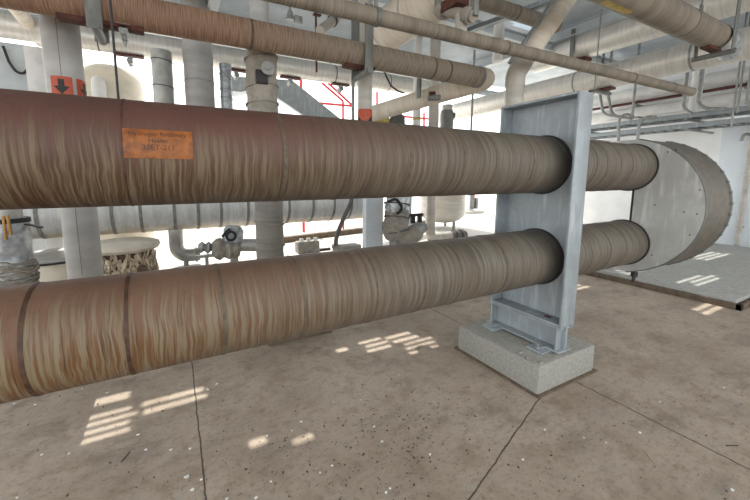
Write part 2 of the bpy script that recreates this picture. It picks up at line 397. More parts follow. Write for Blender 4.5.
# amber label on the upper pipe
def on_pipe(x, ang, r): return Vector((x, PY - r * math.cos(ang), ZT + r * math.sin(ang)))
x0, x1, a0, a1 = -.158, .082, math.radians(-7.0), math.radians(21.4)
b = B(); nx, na = 8, 10; grid = [[[b.bm.verts.new(on_pipe(x0 + (x1 - x0) * i / nx, a0 + (a1 - a0) * j / na, R + dr)) for j in range(na + 1)] for i in range(nx + 1)] for dr in (.0005, .004)]
for g in grid:
    for i in range(nx):
        for j in range(na): b.bm.faces.new((g[i][j], g[i + 1][j], g[i + 1][j + 1], g[i][j + 1]))
for i in range(nx):
    for j in (0, na): b.bm.faces.new((grid[0][i][j], grid[0][i + 1][j], grid[1][i + 1][j], grid[1][i][j]))
for j in range(na):
    for i in (0, nx): b.bm.faces.new((grid[0][i][j], grid[0][i][j + 1], grid[1][i][j + 1], grid[1][i][j]))
lab = put('label_plate', b, M_amber, up, label='amber rectangular label plate with faded dark lettering')
def text_mesh(txt, size, xc, arc, parent, mat):
    cu = bpy.data.curves.new('txt', 'FONT'); cu.body = txt; cu.size = size; cu.align_x = 'CENTER'; cu.align_y = 'CENTER'; cu.resolution_u = 3
    o = bpy.data.objects.new('txt', cu); COL.objects.link(o); bpy.context.view_layer.update()
    me = bpy.data.meshes.new_from_object(o.evaluated_get(bpy.context.evaluated_depsgraph_get())); bpy.data.objects.remove(o)
    b = B(); b.bm.from_mesh(me); bpy.data.meshes.remove(me)
    for q in b.bm.verts:
        q.co = on_pipe(xc + q.co.x, arc / R + q.co.y / R, R + .0052)
    return put('lettering', b, mat, parent)
arc = lambda k: (a1 + (a0 - a1) * k) * R
text_mesh('Hydrogen Recovery', .0245, -.04, arc(.17), lab, M_textb)
text_mesh('Heater', .0245, -.04, arc(.40), lab, M_textb)
text_mesh('30ET-211', .0290, -.04, arc(.63), lab, M_textb)

# D shaped cover the pipes run into
t = thing('bend_cover', 'big galvanised round-ended sheet cover that both thick pipes run into', 'pipe cover', (XD + TD / 2, YD0, ZD - RD))
def circ(x, y, z, r, n=72): return [(x, y + r * math.cos(2 * PI * k / n), z + r * math.sin(2 * PI * k / n)) for k in range(n)]
ye = AX(632, 205, XD).y; yl_ = PY + R * .75
def dshape(x, r):
    arc_ = [(x, YD0 + r * math.cos(a), ZD + r * math.sin(a)) for a in [math.acos(max(-1, min(1, (ye - YD0) / r))) + (2 * PI - 2 * math.acos((ye - YD0) / r)) * k / 72 for k in range(73)]]
    top, bot = arc_[0][2], arc_[-1][2]
    return arc_ + [(x, yl_, bot), (x, yl_, ZB + R * .5), (x, ye, ZB + R * .5), (x, ye, ZT - R * .5), (x, yl_, ZT - R * .5), (x, yl_, top)]
b = B(); b.plate_holes(dshape(XD, RD), [], (.012, 0, 0)); put('end_face', b, M_drum, t)
def wall_of(x0, x1, r, b):
    P0, P1 = dshape(x0, r), dshape(x1, r); n_ = len(P0); V0 = [b.bm.verts.new(p) for p in P0]; V1 = [b.bm.verts.new(p) for p in P1]
    for k in range(n_): b.bm.faces.new((V0[k], V0[(k + 1) % n_], V1[(k + 1) % n_], V1[k]))
    return V1
b = B(); V1 = wall_of(XD + .004, XD + TD, RD, b); b.bm.faces.new(V1); put('rim', b, M_rim, t, label='dull grey-brown curved rim')
b = B(); arcs = dshape(XD + TD, RD)[:73]
b.sweep([Vector(p) for p in arcs], .011, 8, up=(1, 0, 0))
for k in range(2, 72, 4):
    p = Vector(arcs[k]); a = math.atan2(p.z - ZD, p.y - YD0); b.box((XD + TD - .006, YD0 + (RD + .007) * math.cos(a), ZD + (RD + .007) * math.sin(a)), (.035, .014, .026), .002, Matrix.Rotation(a, 3, 'X'))
put('seam_flange', b, M_galvd, t)
b = B(); b.sweep([Vector(p) for p in dshape(XD + .002, RD)[:73]], .006, 8, up=(1, 0, 0)); put('edge_bead', b, M_galvd, t)
b = B(); b.bx((XD - .006, ye - .008, ZB + R * .6), (XD + .03, ye + .008, ZT - R * .6)); put('seam', b, M_dark, t, label='dark vertical edge strip')
for (u, v_) in ((697, 214), (684, 212), (690, 235), (668, 152), (700, 190), (655, 205), (652, 255), (676, 150)):
    b = B(); p = AX(u, v_, XD); b.cyl((XD - .006, p.y, p.z), (XD + .004, p.y, p.z), .006, 10); put('rivet', b, M_dark, t)
p = AX(635, 267, XD + .10)
b = B(); b.cyl(p + Vector((0, 0, .06)), p - Vector((0, 0, .06)), .018, 12).cyl(p - Vector((0, 0, .05)), p - Vector((0, 0, .10)), .03, 12).cyl(p - Vector((0, 0, .10)), p - Vector((.01, 0, .16)), .016, 12).box(p + Vector((0, .04, -.03)), (.012, .12, .012), .003); put('drain_valve', b, M_dark, t, label='small dark drain valve')

# ------------------------------------------------------------------ the steel support and its footing
BX0, BX1, BY0, BY1, BH = 2.287, 3.021, 1.440, 2.250, .237
b = B(); b.bx((BX0, BY0, 0), (BX1, BY1, BH), .022); 
t = thing('concrete_footing', 'rough grey concrete block under the galvanised pipe support', 'footing', ((BX0 + BX1) / 2, (BY0 + BY1) / 2, 0)); put('block', b, M_conc, t)
b = B(); b.bx((BX0 - .02, BY0 - .02, 0), (BX1 + .02, BY1 + .02, .014), .004); put('grout_edge', b, M_brown, t, label='rusty brown grout line around the base')
for k in range(6):
    b = B(); b.box((BX0 + random.uniform(.0, .1), BY0 + random.uniform(.02, .22), BH + .004), (random.uniform(.01, .03), random.uniform(.01, .03), .012), .003, Matrix.Rotation(random.random() * 3, 3, 'Z')); put('crumb', b, M_conc, t)

FX0, FX1, FY0, FY1, FZ0, FZ1 = 2.55, 2.72, 1.463, 2.118, .465, 2.205
t = thing('pipe_support', 'tall galvanised steel frame plate carrying both thick pipes', 'pipe support', (2.63, 1.79, BH))
XW = 2.690
b = B(); b.plate_holes([(XW, FY0 + .01, FZ0 + .01), (XW, FY1 - .01, FZ0 + .01), (XW, FY1 - .01, FZ1 - .01), (XW, FY0 + .01, FZ1 - .01)], [circ(XW, PY, ZT, R + .005, 64), circ(XW, PY, ZB, R + .005, 64)], (.014, 0, 0)); put('web_plate', b, M_galv, t)
b = B(); b.bx((FX0, FY0, FZ0), (FX1, FY0 + .018, FZ1), .003); put('side_flange', b, M_galv, t)
b = B(); b.bx((FX0, FY1 - .018, FZ0), (FX1, FY1, FZ1), .003); put('side_flange', b, M_galv, t)
b = B(); b.bx((FX0, FY0 + .018, FZ1 - .018), (FX1, FY1 - .018, FZ1), .003); put('top_flange', b, M_galv, t)
b = B(); b.bx((FX0, FY0 + .018, FZ0), (FX1, FY1 - .018, FZ0 + .018), .003); put('bottom_flange', b, M_galv, t)
# sole beam (H section lying along Y)
b = B(); z0, z1 = BH + .016, FZ0 - .002
b.bx((FX0 + .0, FY0 + .0, z1 - .016), (FX1, FY1 + .03, z1), .003).bx((FX0, FY0, z0), (FX1, FY1 + .03, z0 + .016), .003).bx((2.628, FY0 + .006, z0), (2.642, FY1 + .024, z1))
for y in (FY0 + .035, FY1 - .01): b.bx((FX0 + .012, y, z0), (FX1 - .012, y + .012, z1))
put('sole_beam', b, M_galv, t)
for y in (FY0 + .14, FY1 - .06):
    b = B(); b.bx((FX0 - .10, y - .07, BH + .002), (FX1 + .04, y + .07, BH + .016), .003); bp = put('base_plate', b, M_galv, t)
    b = B(); b.cyl((FX0 - .05, y, BH + .015), (FX0 - .05, y, BH + .040), .02, 6).cyl((FX0 - .05, y, BH + .03), (FX0 - .05, y, BH + .058), .010, 10); put('anchor_bolt', b, M_steel, bp)
    b = B(); b.box((FX0 - .01, y, BH + .028), (.06, .07, .016), .003); put('clamp_clip', b, M_galv, bp)
for x in (2.60, 2.68):
    b = B(); b.cyl((x, FY0 - .012, FZ0 - .01), (x, FY0 + .03, FZ0 - .01), .010, 8); put('bolt', b, M_steel, t)
for z in (ZT, ZB):
    b = B(); b.ring((XW + .004, PY, z), (1, 0, 0), R - .006, R + .012, .03, 64); put('rim_shade_ring', b, M_dark, t, label='dark ring around a pipe hole')  # added dark ring: hides the bright gap, darkens the shaded rim
b = B(); b.box((FX0 + .08, 1.62, FZ0 + .021), (.035, .05, .006), .002); put('rust_spot', b, M_rust, t)

a = G(269, 347); c = G(339, 341.5)
b = B(); b.bx((a.x, a.y, 0), (c.x + .02, a.y + .2, .22), .012); put('concrete_footing', b, M_brown, label='brown concrete footing half hidden under the lower thick pipe', cat='footing')

# ------------------------------------------------------------------ overhead pipes along X
def bands_x(t, y, z, r, xs_, m, w=.02):
    for x in xs_:
        b = B(); b.ring((x, y, z), (1, 0, 0), r - .004, r + .003, w, 40); put('seam_band', b, m, t)
def shoe(t, x, y, z, r, l=.4):
    b = B(); b.bx((x - l / 2, y - .05, z - r - .022), (x + l / 2, y + .05, z - r + .012), .004); put('shoe', b, M_rust, t, label='red-brown rusty pipe shoe')
def hanger(name, label, x, y, z, r, top=ROOF - .003, wd=.095):
    """strap hanger: side bars from the roof, trapeze pipe under the load"""
    t = thing(name, label, 'hanger', (x, y, z - r - .12))
    for s in (-1, 1):
        b = B(); b.bx((x - wd / 2, y + s * (r + .012) - .006, z - r - .075), (x + wd / 2, y + s * (r + .012) + .006, z + r + .30), .003); put('side_bar', b, M_galvd, t)
        b = B(); b.cyl((x, y + s * (r + .012), z + r + .28), (x, y + s * (r + .012), top), .011, 10); put('hanger_rod', b, M_steel, t)
        b = B(); b.cyl((x, y + s * (r + .03), z - r - .055), (x, y + s * (r - .01), z - r - .055), .026, 6); put('bolt', b, M_steel, t)
    b = B(); b.cyl((x, y - r - .04, z - r - .056), (x, y + r + .04, z - r - .056), .032, 16); put('cross_bar', b, M_galvd, t)
    return t

# A : brown pipe ending in an elbow that swings away
RA = .12; YA, ZA = xline((300, 29), (300, 58), RA); xe = AY(478, 76, YA).x
farF = AD(362, 117, 5.4); farF.z = ZA + (farF.z - ZA)
t = thing('overhead_pipe', 'long brown wrapped overhead pipe at upper left with a pale elbow at its end', 'pipe', (0, YA, ZA - RA))
b = B(); b.sweep(line((-3.4, YA, ZA), (xe, YA, ZA), 80), RA, 48, up=(0, 1, 0))
tt = NT('pipe wrap brown to grey'); uv = tt.uv(); n1 = tt.noise(tt.sc(uv, (170, 5, 1)), 1, 5, .65); n2 = tt.noise(tt.sc(uv, (3, 3, 1)), 1, 3); P = tt.sep(tt.pos())
fx = tt.ramp(tt.math('ADD', P[0], tt.math('MULTIPLY', n2, .8)), 2.4, .6)
ca = tt.mix(tt.ramp(n1, .35, .65), lin(116, 106, 93), lin(162, 151, 136)); cb = tt.mix(tt.ramp(n1, .35, .65), lin(118, 88, 70), lin(166, 136, 114))
tt.bump(n1, .4, .005); put('cladding', b, tt.done(tt.mix(fx, ca, cb), .7), t)
bands_x(t, YA, ZA, RA, [AY(u, v_, YA).x for u, v_ in ((250, 35), (430, 68), (445, 70))], M_band)
dirF = (farF - Vector((xe + .18, YA, ZA))).normalized()
b = B(); corner = Vector((xe + .19, YA, ZA)); b.sweep(fillet([(xe - .01, YA, ZA), corner, corner + dirF * .45], .17, 14), RA + .004, 40, up=(0, 0, 1)); put('elbow', b, M_cream, t, label='pale bent elbow')
b = B(); b.ring((xe, YA, ZA), (1, 0, 0), RA - .004, RA + .009, .03, 40); put('elbow_band', b, M_steel, t)
b = B(); b.sweep(line(corner + dirF * .36, farF, 30), RA, 40, up=(0, 0, 1)); put('branch_run', b, M_cream, t, label='cream wrapped run leading away behind')
hp = AD(424, 90, 4.5)
for u, v_ in ((97, 15), (362, 48)):
    x = AY(u, v_, YA).x
    hanger('pipe_hanger', 'dull strap hanger on the brown overhead pipe %s' % ('above the arrow column' if u < 200 else 'before the orange-banded thin column'), x, YA, ZA, RA + .012)
    shoe(t, x + (.03 if u < 200 else -.04), YA, ZA, RA, .52 if u < 200 else .34)
# little clamp beside the left hanger
p = AY(124, 32, YA)
b = B(); b.cyl(p + Vector((0, -.05, 0)), p + Vector((0, .06, 0)), .03, 14).cyl(p + Vector((0, 0, .08)), p + Vector((0, 0, -.06)), .018, 10).box(p + Vector((0, 0, .05)), (.10, .10, .03), .006).cyl(p + Vector((0, .02, -.05)), p + Vector((0, .02, -.10)), [.02, .006], 10)
put('pipe_clamp', b, M_steel, label='small grey bolted clamp under the brown overhead pipe at left', cat='clamp')

Yq = 4.3
p = AY(290, 15, Yq); b = B(); b.cyl((p.x, Yq, p.z), (p.x, Yq, ROOF - .003), .016, 8).cyl(p - UZ * .06, p + UZ * .04, [.055, .03], 12).box(p + Vector((.10, 0, -.04)), (.10, .06, .09), .006)
put('rod_clamp', b, M_steel, label='dark rod with a small grey clamp above the brown overhead pipe, left of centre', cat='clamp')
p = AY(316, 26, Yq); b = B(); b.cyl((p.x, Yq, ZA + .1), (p.x, Yq, ROOF - .003), .014, 8).box(AY(317, 15, Yq), (.1, .05, .02), .003)
put('threaded_rod', b, M_rust, label='thin rust-brown threaded rod above the brown overhead pipe', cat='rod')
a, c = AY(320, 31, 4.2), AY(346, 10, 4.6)
t = thing('pipe_stub', 'short pale pipe stub slanting up between the brown pipe and the thin pipe', 'pipe', a)
b = B(); d_ = (c - a); c = a + d_ * ((ROOF - .06 - a.z) / d_.z); b.cyl(a, c, .06, 20); put('stub', b, M_pale, t)
b = B(); b.ring(a + d_ * .45, d_, .058, .075, .03, 20); put('collar', b, M_cable, t)

# F support
c0 = AD(424, 97, 4.62)
t = thing('pipe_hanger', 'short rough bracket hanging under the cream branch pipe', 'hanger', c0 - Vector((0, 0, .06)))
b = B(); b.box(AD(419, 88, 4.62), (.03, .07, .26), .004); put('side_bar', b, M_galvd, t)
b = B(); b.box(AD(434, 98, 4.62), (.16, .10, .06), .01, Matrix.Rotation(-.5, 3, 'Z')); b.rough(.012, 30); put('cross_bar', b, M_galvd, t)
b = B(); b.box(AD(433, 93.5, 4.66), (.11, .08, .04), .008, Matrix.Rotation(-.5, 3, 'Z')); put('shoe', b, M_rust, t, label='rust-brown shoe')

# B : thin pipe in front
RB = .06; y1, z1 = xline((640, 76.5), (640, 88), RB)
PB0 = AY(300, -1, 2.45); 
e0 = AY(330, 6, 2.45); e1 = AY(692, 92, 2.45)
dB = (e1 - e0).normalized()
t = thing('overhead_pipe', 'thin grey-brown wrapped pipe slanting across the top, capped at its right end', 'pipe', (1.5, 2.45, 2.7))
b = B(); b.sweep(line(e0 - dB * 3.2, e1, 60), RB, 32, up=(0, 1, 0)); put('cladding', b, M_overg, t)
b = B(); b.sweep([e1 - dB * .02, e1 + dB * .01, e1 + dB * .025], [RB + .003, RB + .003, RB * .7], 32, up=(0, 1, 0)); put('end_cap', b, M_pale, t, label='pale end cap')
for u in (376, 378, 505, 632, 672):
    p = e0 + dB * ((AY(u, 6 + (u - 330) * 86 / 362, 2.45) - e0).dot(dB)); b = B(); b.ring(p, dB, RB - .003, RB + .004, .014 if u != 376 else .03, 32); put('seam_band', b, M_band if u != 376 else M_galvd, t)
p = e0 + dB * ((AY(376, 17, 2.45) - e0).dot(dB))
b = B(); b.ring(p, (1, 0, .0), RB + .002, RB + .010, .04, 32).bx(p + Vector((-.015, -.006, RB)), p + Vector((.015, .006, ROOF - p.z)), 0)
put('pipe_hanger', b, M_galvd, label='flat steel ring hanger around the thin grey-brown pipe', cat='hanger')

# B2 : brown pipe crossing the top edge, between 270 and 375
# G : big pipe top right
RG = .15; YG, ZG = xline((700, 10), (660, 31), RG); xg = AY(716, 34, YG).x
t = thing('overhead_pipe', 'big grey-brown wrapped pipe at the upper right corner with a yellow strip', 'pipe', (xg - 1, YG, ZG - RG))
b = B(); b.sweep(line((AY(545, -12, YG).x, YG, ZG), (xg + .03, YG, ZG), 60), RG, 48, up=(0, 1, 0)); put('cladding', b, M_overg, t)
b = B(); b.sweep(line((xg + .09, YG, ZG), (xg + .42, YG, ZG - .02), 8) + [Vector((xg + .6, YG + .03, ZG - .05))], [RG * .9, RG * 1.02, RG, RG * 1.05, RG * .98, RG * 1.04, RG, RG * .95, RG, RG * .9], 32, up=(0, 1, 0)); b.rough(.016, 9); put('end_jacket', b, M_foil, t, label='crumpled silvery jacket past the clamp')
b = B(); b.cyl((xg - .1, YG, ZG), (xg + .25, YG, ZG), RG * .8, 32); put('bare_pipe', b, M_rust, t, label='bare rusty pipe in the gap')
bands_x(t, YG, ZG, RG, [AY(683, 26, YG).x, xg], M_band, .012)
# yellow strip on its lower front
b = B(); q = []
def on_g(u, v):
    d = ray(u, v); o = Vector((0, -YG, H - ZG)); a = d.y * d.y + d.z * d.z; bb = o.y * d.y + o.z * d.z; c_ = o.y * o.y + o.z * o.z - (RG + .003) ** 2
    k = (-bb - math.sqrt(max(0, bb * bb - a * c_))) / a; q_ = EYE + d * k; return q_.x, math.atan2(q_.z - ZG, -(q_.y - YG))
(xa, A0), (xb, A1) = on_g(603, 2), on_g(629, 13.5)
hw = .035 / RG; Am = (A0 + A1) / 2
for j in range(7):
    a = Am - hw + j * hw / 3
    q.append([b.bm.verts.new((x, YG - (RG + .003) * math.cos(a), ZG + (RG + .003) * math.sin(a))) for x in (xa, xb)])
for j in range(6): b.bm.faces.new((q[j][0], q[j][1], q[j + 1][1], q[j + 1][0]))
put('marker_strip', b, M_yellow, t, label='faded yellow marker strip')
shoe(t, xg - .1, YG, ZG, RG, .35)
hg = hanger('pipe_hanger', 'dull steel strap hanger on the big pipe at the upper right corner', xg, YG, ZG, RG + .012)

# D1 : pipe at the top centre
RD1 = .095; YD, ZDD = xline((505, 0), (505, 18.5), RD1); xd = AY(540, 24, YD).x
t = thing('overhead_pipe', 'brown and cream pipe high at top centre above the diagonal angle bar', 'pipe', (xd - 1, YD, ZDD - RD1))
b = B(); b.sweep(line((-1, YD, ZDD), (AY(556, 30, YD).x, YD, ZDD), 50), RD1, 40, up=(0, 1, 0)); put('cladding', b, M_overg, t)
bands_x(t, YD, ZDD, RD1, [AY(475, 6, YD).x, AY(515, 14, YD).x], M_band)

# C : big cream pipe along Y near the top centre
RC = .26; XC, ZC = yline((385, 5), (430, 29), RC)
ya = AX(440, -8, XC).y
t = thing('overhead_pipe', 'fat cream ring-wrapped pipe near top centre leading away from view', 'pipe', (XC, ya + 1.2, ZC - RC))
yend = AX(392, 33, XC).y
b = B(); b.sweep(line((XC, -.9, ZC), (XC, yend + .5, ZC), 30), RC, 48, up=(1, 0, 0)); put('cladding', b, M_cream, t)
b = B(); b.ring((XC, yend + .48, ZC), (0, 1, 0), RC * .5, RC + .012, .05, 48); put('end_collar', b, M_steel, t)
for y in (yend - .5, yend + .1):
    b = B(); b.ring((XC, y, ZC), (0, 1, 0), RC - .004, RC + .004, .03, 48); put('seam_band', b, M_pale, t)

# clamp with rusty gap and its post, top centre
XK = 2.38
p = AX(455, 13, XK); e = AX(473, 15, XK) - AX(437, 9, XK); hl = e.length / 2; e.normalize(); k_ = hl / .30
t = thing('beam_clamp', 'chunky grey bolted clamp with a rusty gap at the top centre', 'clamp', p - Vector((0, 0, .1)))
b = B(); b.cyl(p - e * hl, p + e * hl, .055 * k_, 16).cyl(p - e * hl * .8, p - e * hl * .5, .085 * k_, 16).cyl(p + e * hl * .6, p + e * hl * .88, .08 * k_, 16); put('body', b, M_cloth, t)
for sg in (-1, 1):
    c_ = p + e * hl * sg; b = B(); b.bx(c_ + Vector((-.03, -.03, 0)) * k_, Vector((c_.x + .03 * k_, c_.y + .03 * k_, ROOF - .003)), .003); put('side_bar', b, M_galvd, t)
b = B(); b.bx(p + Vector((-.08, -.12, .04)) * k_, p + Vector((.08, .14, .15)) * k_, .01); put('shoe', b, M_rust, t, label='rust-brown shoe')
q = p - e * hl * -.35; zq = AX(467, 32, XK).z
b = B(); b.cyl(q, (q.x, q.y, zq), .06 * k_, 16); put('stub_post', b, M_pale, t)

# diagonal angle bar
p0, p1 = AD(472, 33, 5.2), AD(566, -1, 4.6)
b = B(); dd = (p1 - p0); side = dd.cross(UZ).normalized(); upv = side.cross(dd).normalized()
p0x = p0 - dd * .25; p1x = p0 + dd * ((ROOF - .02 - p0.z) / dd.z)
b.prism([p0x, p0x + upv * .10, p0x + upv * .10 + side * .008, p0x + side * .008], p1x - p0x).prism([p0x, p0x + side * .10, p0x + side * .10 + upv * .008, p0x + upv * .008], p1x - p0x)
put('angle_bar', b, M_galv, label='diagonal galvanised angle bar rising to the roof at top centre', cat='steel bar')

# E : vertical pipe that bends into a diagonal
RE = .10; dE = 3.95
e_top = AD(515.5, 74, dE); foot_e = Vector((e_top.x, e_top.y, 0)); e_up = AD(582, -22, dE + .1)
t = thing('standpipe', 'pale pipe rising behind the steel frame and bending into a diagonal', 'pipe', (e_top.x, e_top.y, 0))
b = B(); b.sweep(line(foot_e, e_top - Vector((0, 0, .12)), 20), RE, 36); put('riser', b, M_pale, t)
b = B(); b.sweep(fillet([e_top - Vector((0, 0, .14)), e_top, e_top + (e_up - e_top).normalized() * .16], .16, 8), RE + .006, 36); put('elbow', b, M_pale, t)
b = B(); b.sweep(line(e_top + (e_up - e_top).normalized() * .12, e_up, 20), RE, 36); put('diagonal_run', b, M_cream, t)
b = B(); ed = (e_up - e_top).normalized(); off = (Rt * -1 + UZ * .35).normalized() * (RE + .035); b.sweep([e_top + ed * .1 + off, e_up + off], .022, 10); put('side_tube', b, M_steel, t)

# white column, top centre
c = AD(499, 28, 5.6)
b = B(); b.cyl((c.x, c.y, AD(499, 60, 5.6).z), (c.x, c.y, ROOF - .003), .082, 24); put('roof_post', b, M_white, label='white round post dropping from the roof at top centre', cat='post')

# H, I : pale pipes along Y
def ypipe(label, U, L, r, y0, y1, m, bandsY=(), hang=None):
    X, Z = yline(U, L, r)
    t = thing('overhead_pipe', label, 'pipe', (X, (y0 + y1) / 2, Z - r))
    b = B(); b.sweep(line((X, y0, Z), (X, y1, Z), 40), r, 44, up=(1, 0, 0)); put('cladding', b, m, t)
    for y in bandsY:
        b = B(); b.ring((X, y, Z), (0, 1, 0), r - .004, r + .005, .03, 44); put('seam_band', b, M_steel, t)
    return t, X, Z
tH, XH, ZH = ypipe('upper of the two pale metal-clad pipes running away at upper right', (600, 27.5), (600, 54.5), .25, -1, 5.6, M_shine, ())
tI, XI, ZI = ypipe('lower of the two pale metal-clad pipes running away at upper right', (640, 55), (640, 82), .23, -.5, AX(436, 111, yline((640, 55), (640, 82), .23)[0]).y, M_shine, (2.6, 4.4))
y = AX(580, 45, XH).y
t = thing('pipe_hanger', 'flat pale strap hanger around the upper metal-clad pipe at right', 'hanger', (XH, y, ZH - .3))
for s in (-1, 1):
    b = B(); b.bx((XH + s * .265 - .006, y - .045, ZH - .34), (XH + s * .265 + .006, y + .045, ZH + .31), .002); put('side_bar', b, M_galvd, t)
b = B(); b.bx((XH - .30, y - .05, ZH - .36), (XH + .30, y + .05, ZH - .31), .004); put('cross_bar', b, M_galvd, t)
b = B(); b.bx((XH - .30, y - .03, ZH + .30), (XH + .30, y + .03, ZH + .32), .004); put('top_bar', b, M_galvd, t)
b = B(); b.cyl((XH, y, ZH + .31), (XH, y, ROOF - .003), .012, 8); put('hanger_rod', b, M_steel, t)
b = B(); b.bx((XH - .12, y - .2, ZH - .31), (XH + .12, y + .2, ZH - .245), .006); put('shoe', b, M_rust, tH, label='rust-brown pipe shoe')
y = AX(602, 88, XI).y
t = thing('pipe_hanger', 'small pale bracket under the lower metal-clad pipe above the steel frame', 'hanger', (XI, y, ZI - .27))
b = B(); b.bx((XI - .28, y - .04, ZI - .31), (XI + .28, y + .04, ZI - .26), .004); put('cross_bar', b, M_galvd, t)
for s in (-1, 1):
    b = B(); b.cyl((XI + s * .255, y, ZI - .33), (XI + s * .255, y, ROOF - .003), .012, 8); put('hanger_rod', b, M_steel, t)
b = B(); b.bx((XI - .1, y - .2, ZI - .26), (XI + .1, y + .2, ZI - .22), .006); put('shoe', b, M_rust, tI, label='rust-brown pipe shoe')
# N : cream pipe at far left, along Y
XN, ZN = -1, 0
p0, p1 = AY(24, 24, 3.7), AY(4, -4, 3.1)
pa, pb = AY(16, 22, 3.5), AY(44, 50, 6.0)
pa = AD(17, 9, 5.0); pb = AD(38, 37, 5.9)
b = B(); dn = (pb - pa).normalized(); b.sweep(line(pa - dn * 1.6, pb + dn * .2, 30), .098, 36, up=(0, 0, 1))
put('overhead_pipe', b, M_cream, label='cream wrapped pipe slanting down behind the arrow column at far left', cat='pipe')

# M1, M2 : far pipes along X
for lbl, U, L, r, m, x1 in (('far pale pipe along the roof edge, upper of the pair behind the columns', (140, 20), (140, 32), .10, M_jacket, 9), ('far grey pipe along the roof edge, lower and thicker of the pair', (140, 33), (140, 57), .20, M_shine, 9)):
    y, z = xline(U, L, r)
    t = thing('overhead_pipe', lbl, 'pipe', (0, y, z - r))
    b = B(); b.sweep(line((-9, y, z), (6.5, y, z), 60), r, 36, up=(0, 1, 0)); put('cladding', b, m, t)
    bands_x(t, y, z, r, [-4 + 1.5 * k for k in range(7)], M_band)
    if r > .15: YM, ZM, RM = y, z, r
for x_u, v_ in ((236, 70), (290, 78), (340, 86), (130, 57)):
    x = AY(x_u, v_, YM).x
    lb = {236: 'left of the cloth-wrapped valve column', 290: 'right of the cloth-wrapped valve column', 340: 'beside the orange-banded thin column', 130: 'beside the arrow column'}[x_u]
    t = thing('pipe_hanger', 'small far pipe bracket under the grey roof-edge pipe ' + lb, 'hanger', (x, YM, ZM - RM - .2))
    b = B(); b.bx((x - .22, YM - .08, ZM - RM - .03), (x + .22, YM + .05, ZM - RM + .0)); put('shoe', b, M_rust, t)
    b = B(); b.cyl((x, YM - .1, ZM - RM - .12), (x, YM + .1, ZM - RM - .12), .05, 12).cyl((x, YM, ZM - RM - .03), (x, YM, ZM - RM - .2), [.05, .02], 10); put('clamp', b, M_steel, t)

# ------------------------------------------------------------------ columns and vertical pipes
def column(name, label, u, v_, t_, r, m, z0=0, z1=ROOF - .003, cat='column'):
    c = AD(u, v_, t_); c.z = z0; t = thing(name, label, cat, c)
    b = B(); b.sweep(line((c.x, c.y, z0), (c.x, c.y, z1), 30), r, 40, up=Fh); put('shaft', b, m, t); return t, c
def sticker(t, c, r, u, v0, v1, halfw, ang_off=0, parent_name='arrow_sticker', tri=False):
    """curved orange patch with a black down arrow; angle measured from the direction to the viewer"""
    k = math.hypot(c.x, c.y); zt = H + k * 0
    d0 = ray(u, v0); d1 = ray(u, v1); kk = k / math.hypot(d0.x, d0.y); ztop = H + d0.z * kk; zbot = H + d1.z * (k / math.hypot(d1.x, d1.y))
    base = math.atan2(-c.y, -c.x) + ang_off
    def P3(s, h, rr): a = base + s / r; return Vector((c.x + rr * math.cos(a), c.y + rr * math.sin(a), zbot + h))
    Hh = ztop - zbot; b = B(); n_ = 12
    q = [[[b.bm.verts.new(P3(-halfw + 2 * halfw * i / n_, h, r + dr)) for h in (0, Hh)] for i in range(n_ + 1)] for dr in (.0006, .0025)]
    for g in q:
        for i in range(n_): b.bm.faces.new((g[i][0], g[i + 1][0], g[i + 1][1], g[i][1]))
    for j in (0, 1):
        for i in range(n_): b.bm.faces.new((q[0][i][j], q[0][i + 1][j], q[1][i + 1][j], q[1][i][j]))
    s_ = put('arrow_sticker', b, M_orange, t, label='orange sticker with a black down arrow')
    w = halfw
    b = B(); nn = 28
    def span(x):
        ax_ = abs(x)
        if tri: return (.03, max(.05, .03 + .6 * (ax_ - .1) / .85)) if ax_ < .95 else (0, 0)
        if ax_ > .72: return (0, 0)
        return (.08 + .42 * ax_ / .72, .85 if ax_ <= .28 else .5)
    edges_ = sorted({-.95 + 1.9 * k / nn for k in range(nn + 1)} | ({-.2801, -.28, .28, .2801, -.72, .72} if not tri else {-.1, .1}))
    for xa_, xb_ in zip(edges_, edges_[1:]):
        (la, ha), (lb, hb) = span(xa_ * .9999), span(xb_ * .9999)
        if ha - la < .004 and hb - lb < .004: continue
        b.bm.faces.new([b.bm.verts.new(P3(x_ * w, h_ * Hh, r + .0042)) for x_, h_ in ((xa_, la), (xb_, lb), (xb_, hb + .002), (xa_, ha + .002))])
    put('arrow', b, M_black, s_)

t, c = column('pipe_column', 'thick pale grey column with orange down-arrow stickers at left', 73, 150, 2.82, .124, M_colgrey)
sticker(t, c, .124, 58, 79, 98, .070, -.24); sticker(t, c, .124, 58, 79, 98, .070, 1.10)
b = B(); b.ring((c.x, c.y, AD(60, 26, 2.82).z), (.06, 0, 1), .122, .1268, .006, 40); put('strap_wire', b, M_dark, t)
b = B(); b.cyl((c.x + .0, c.y - .1245, .8), (c.x + .0, c.y - .1245, 3.4), .0018, 6); put('seam', b, M_cable, t)

t, c = column('pipe_column', 'plain grey column rising to the right of the arrow column', 199, 75, 6.95 / ray(199, 75).y, .245, M_colgrey, 1.44)
b = B(); b.ring((c.x, c.y, 3.3), (0, 0, 1), .243, .249, .03, 40); put('strap_band', b, M_steel, t)

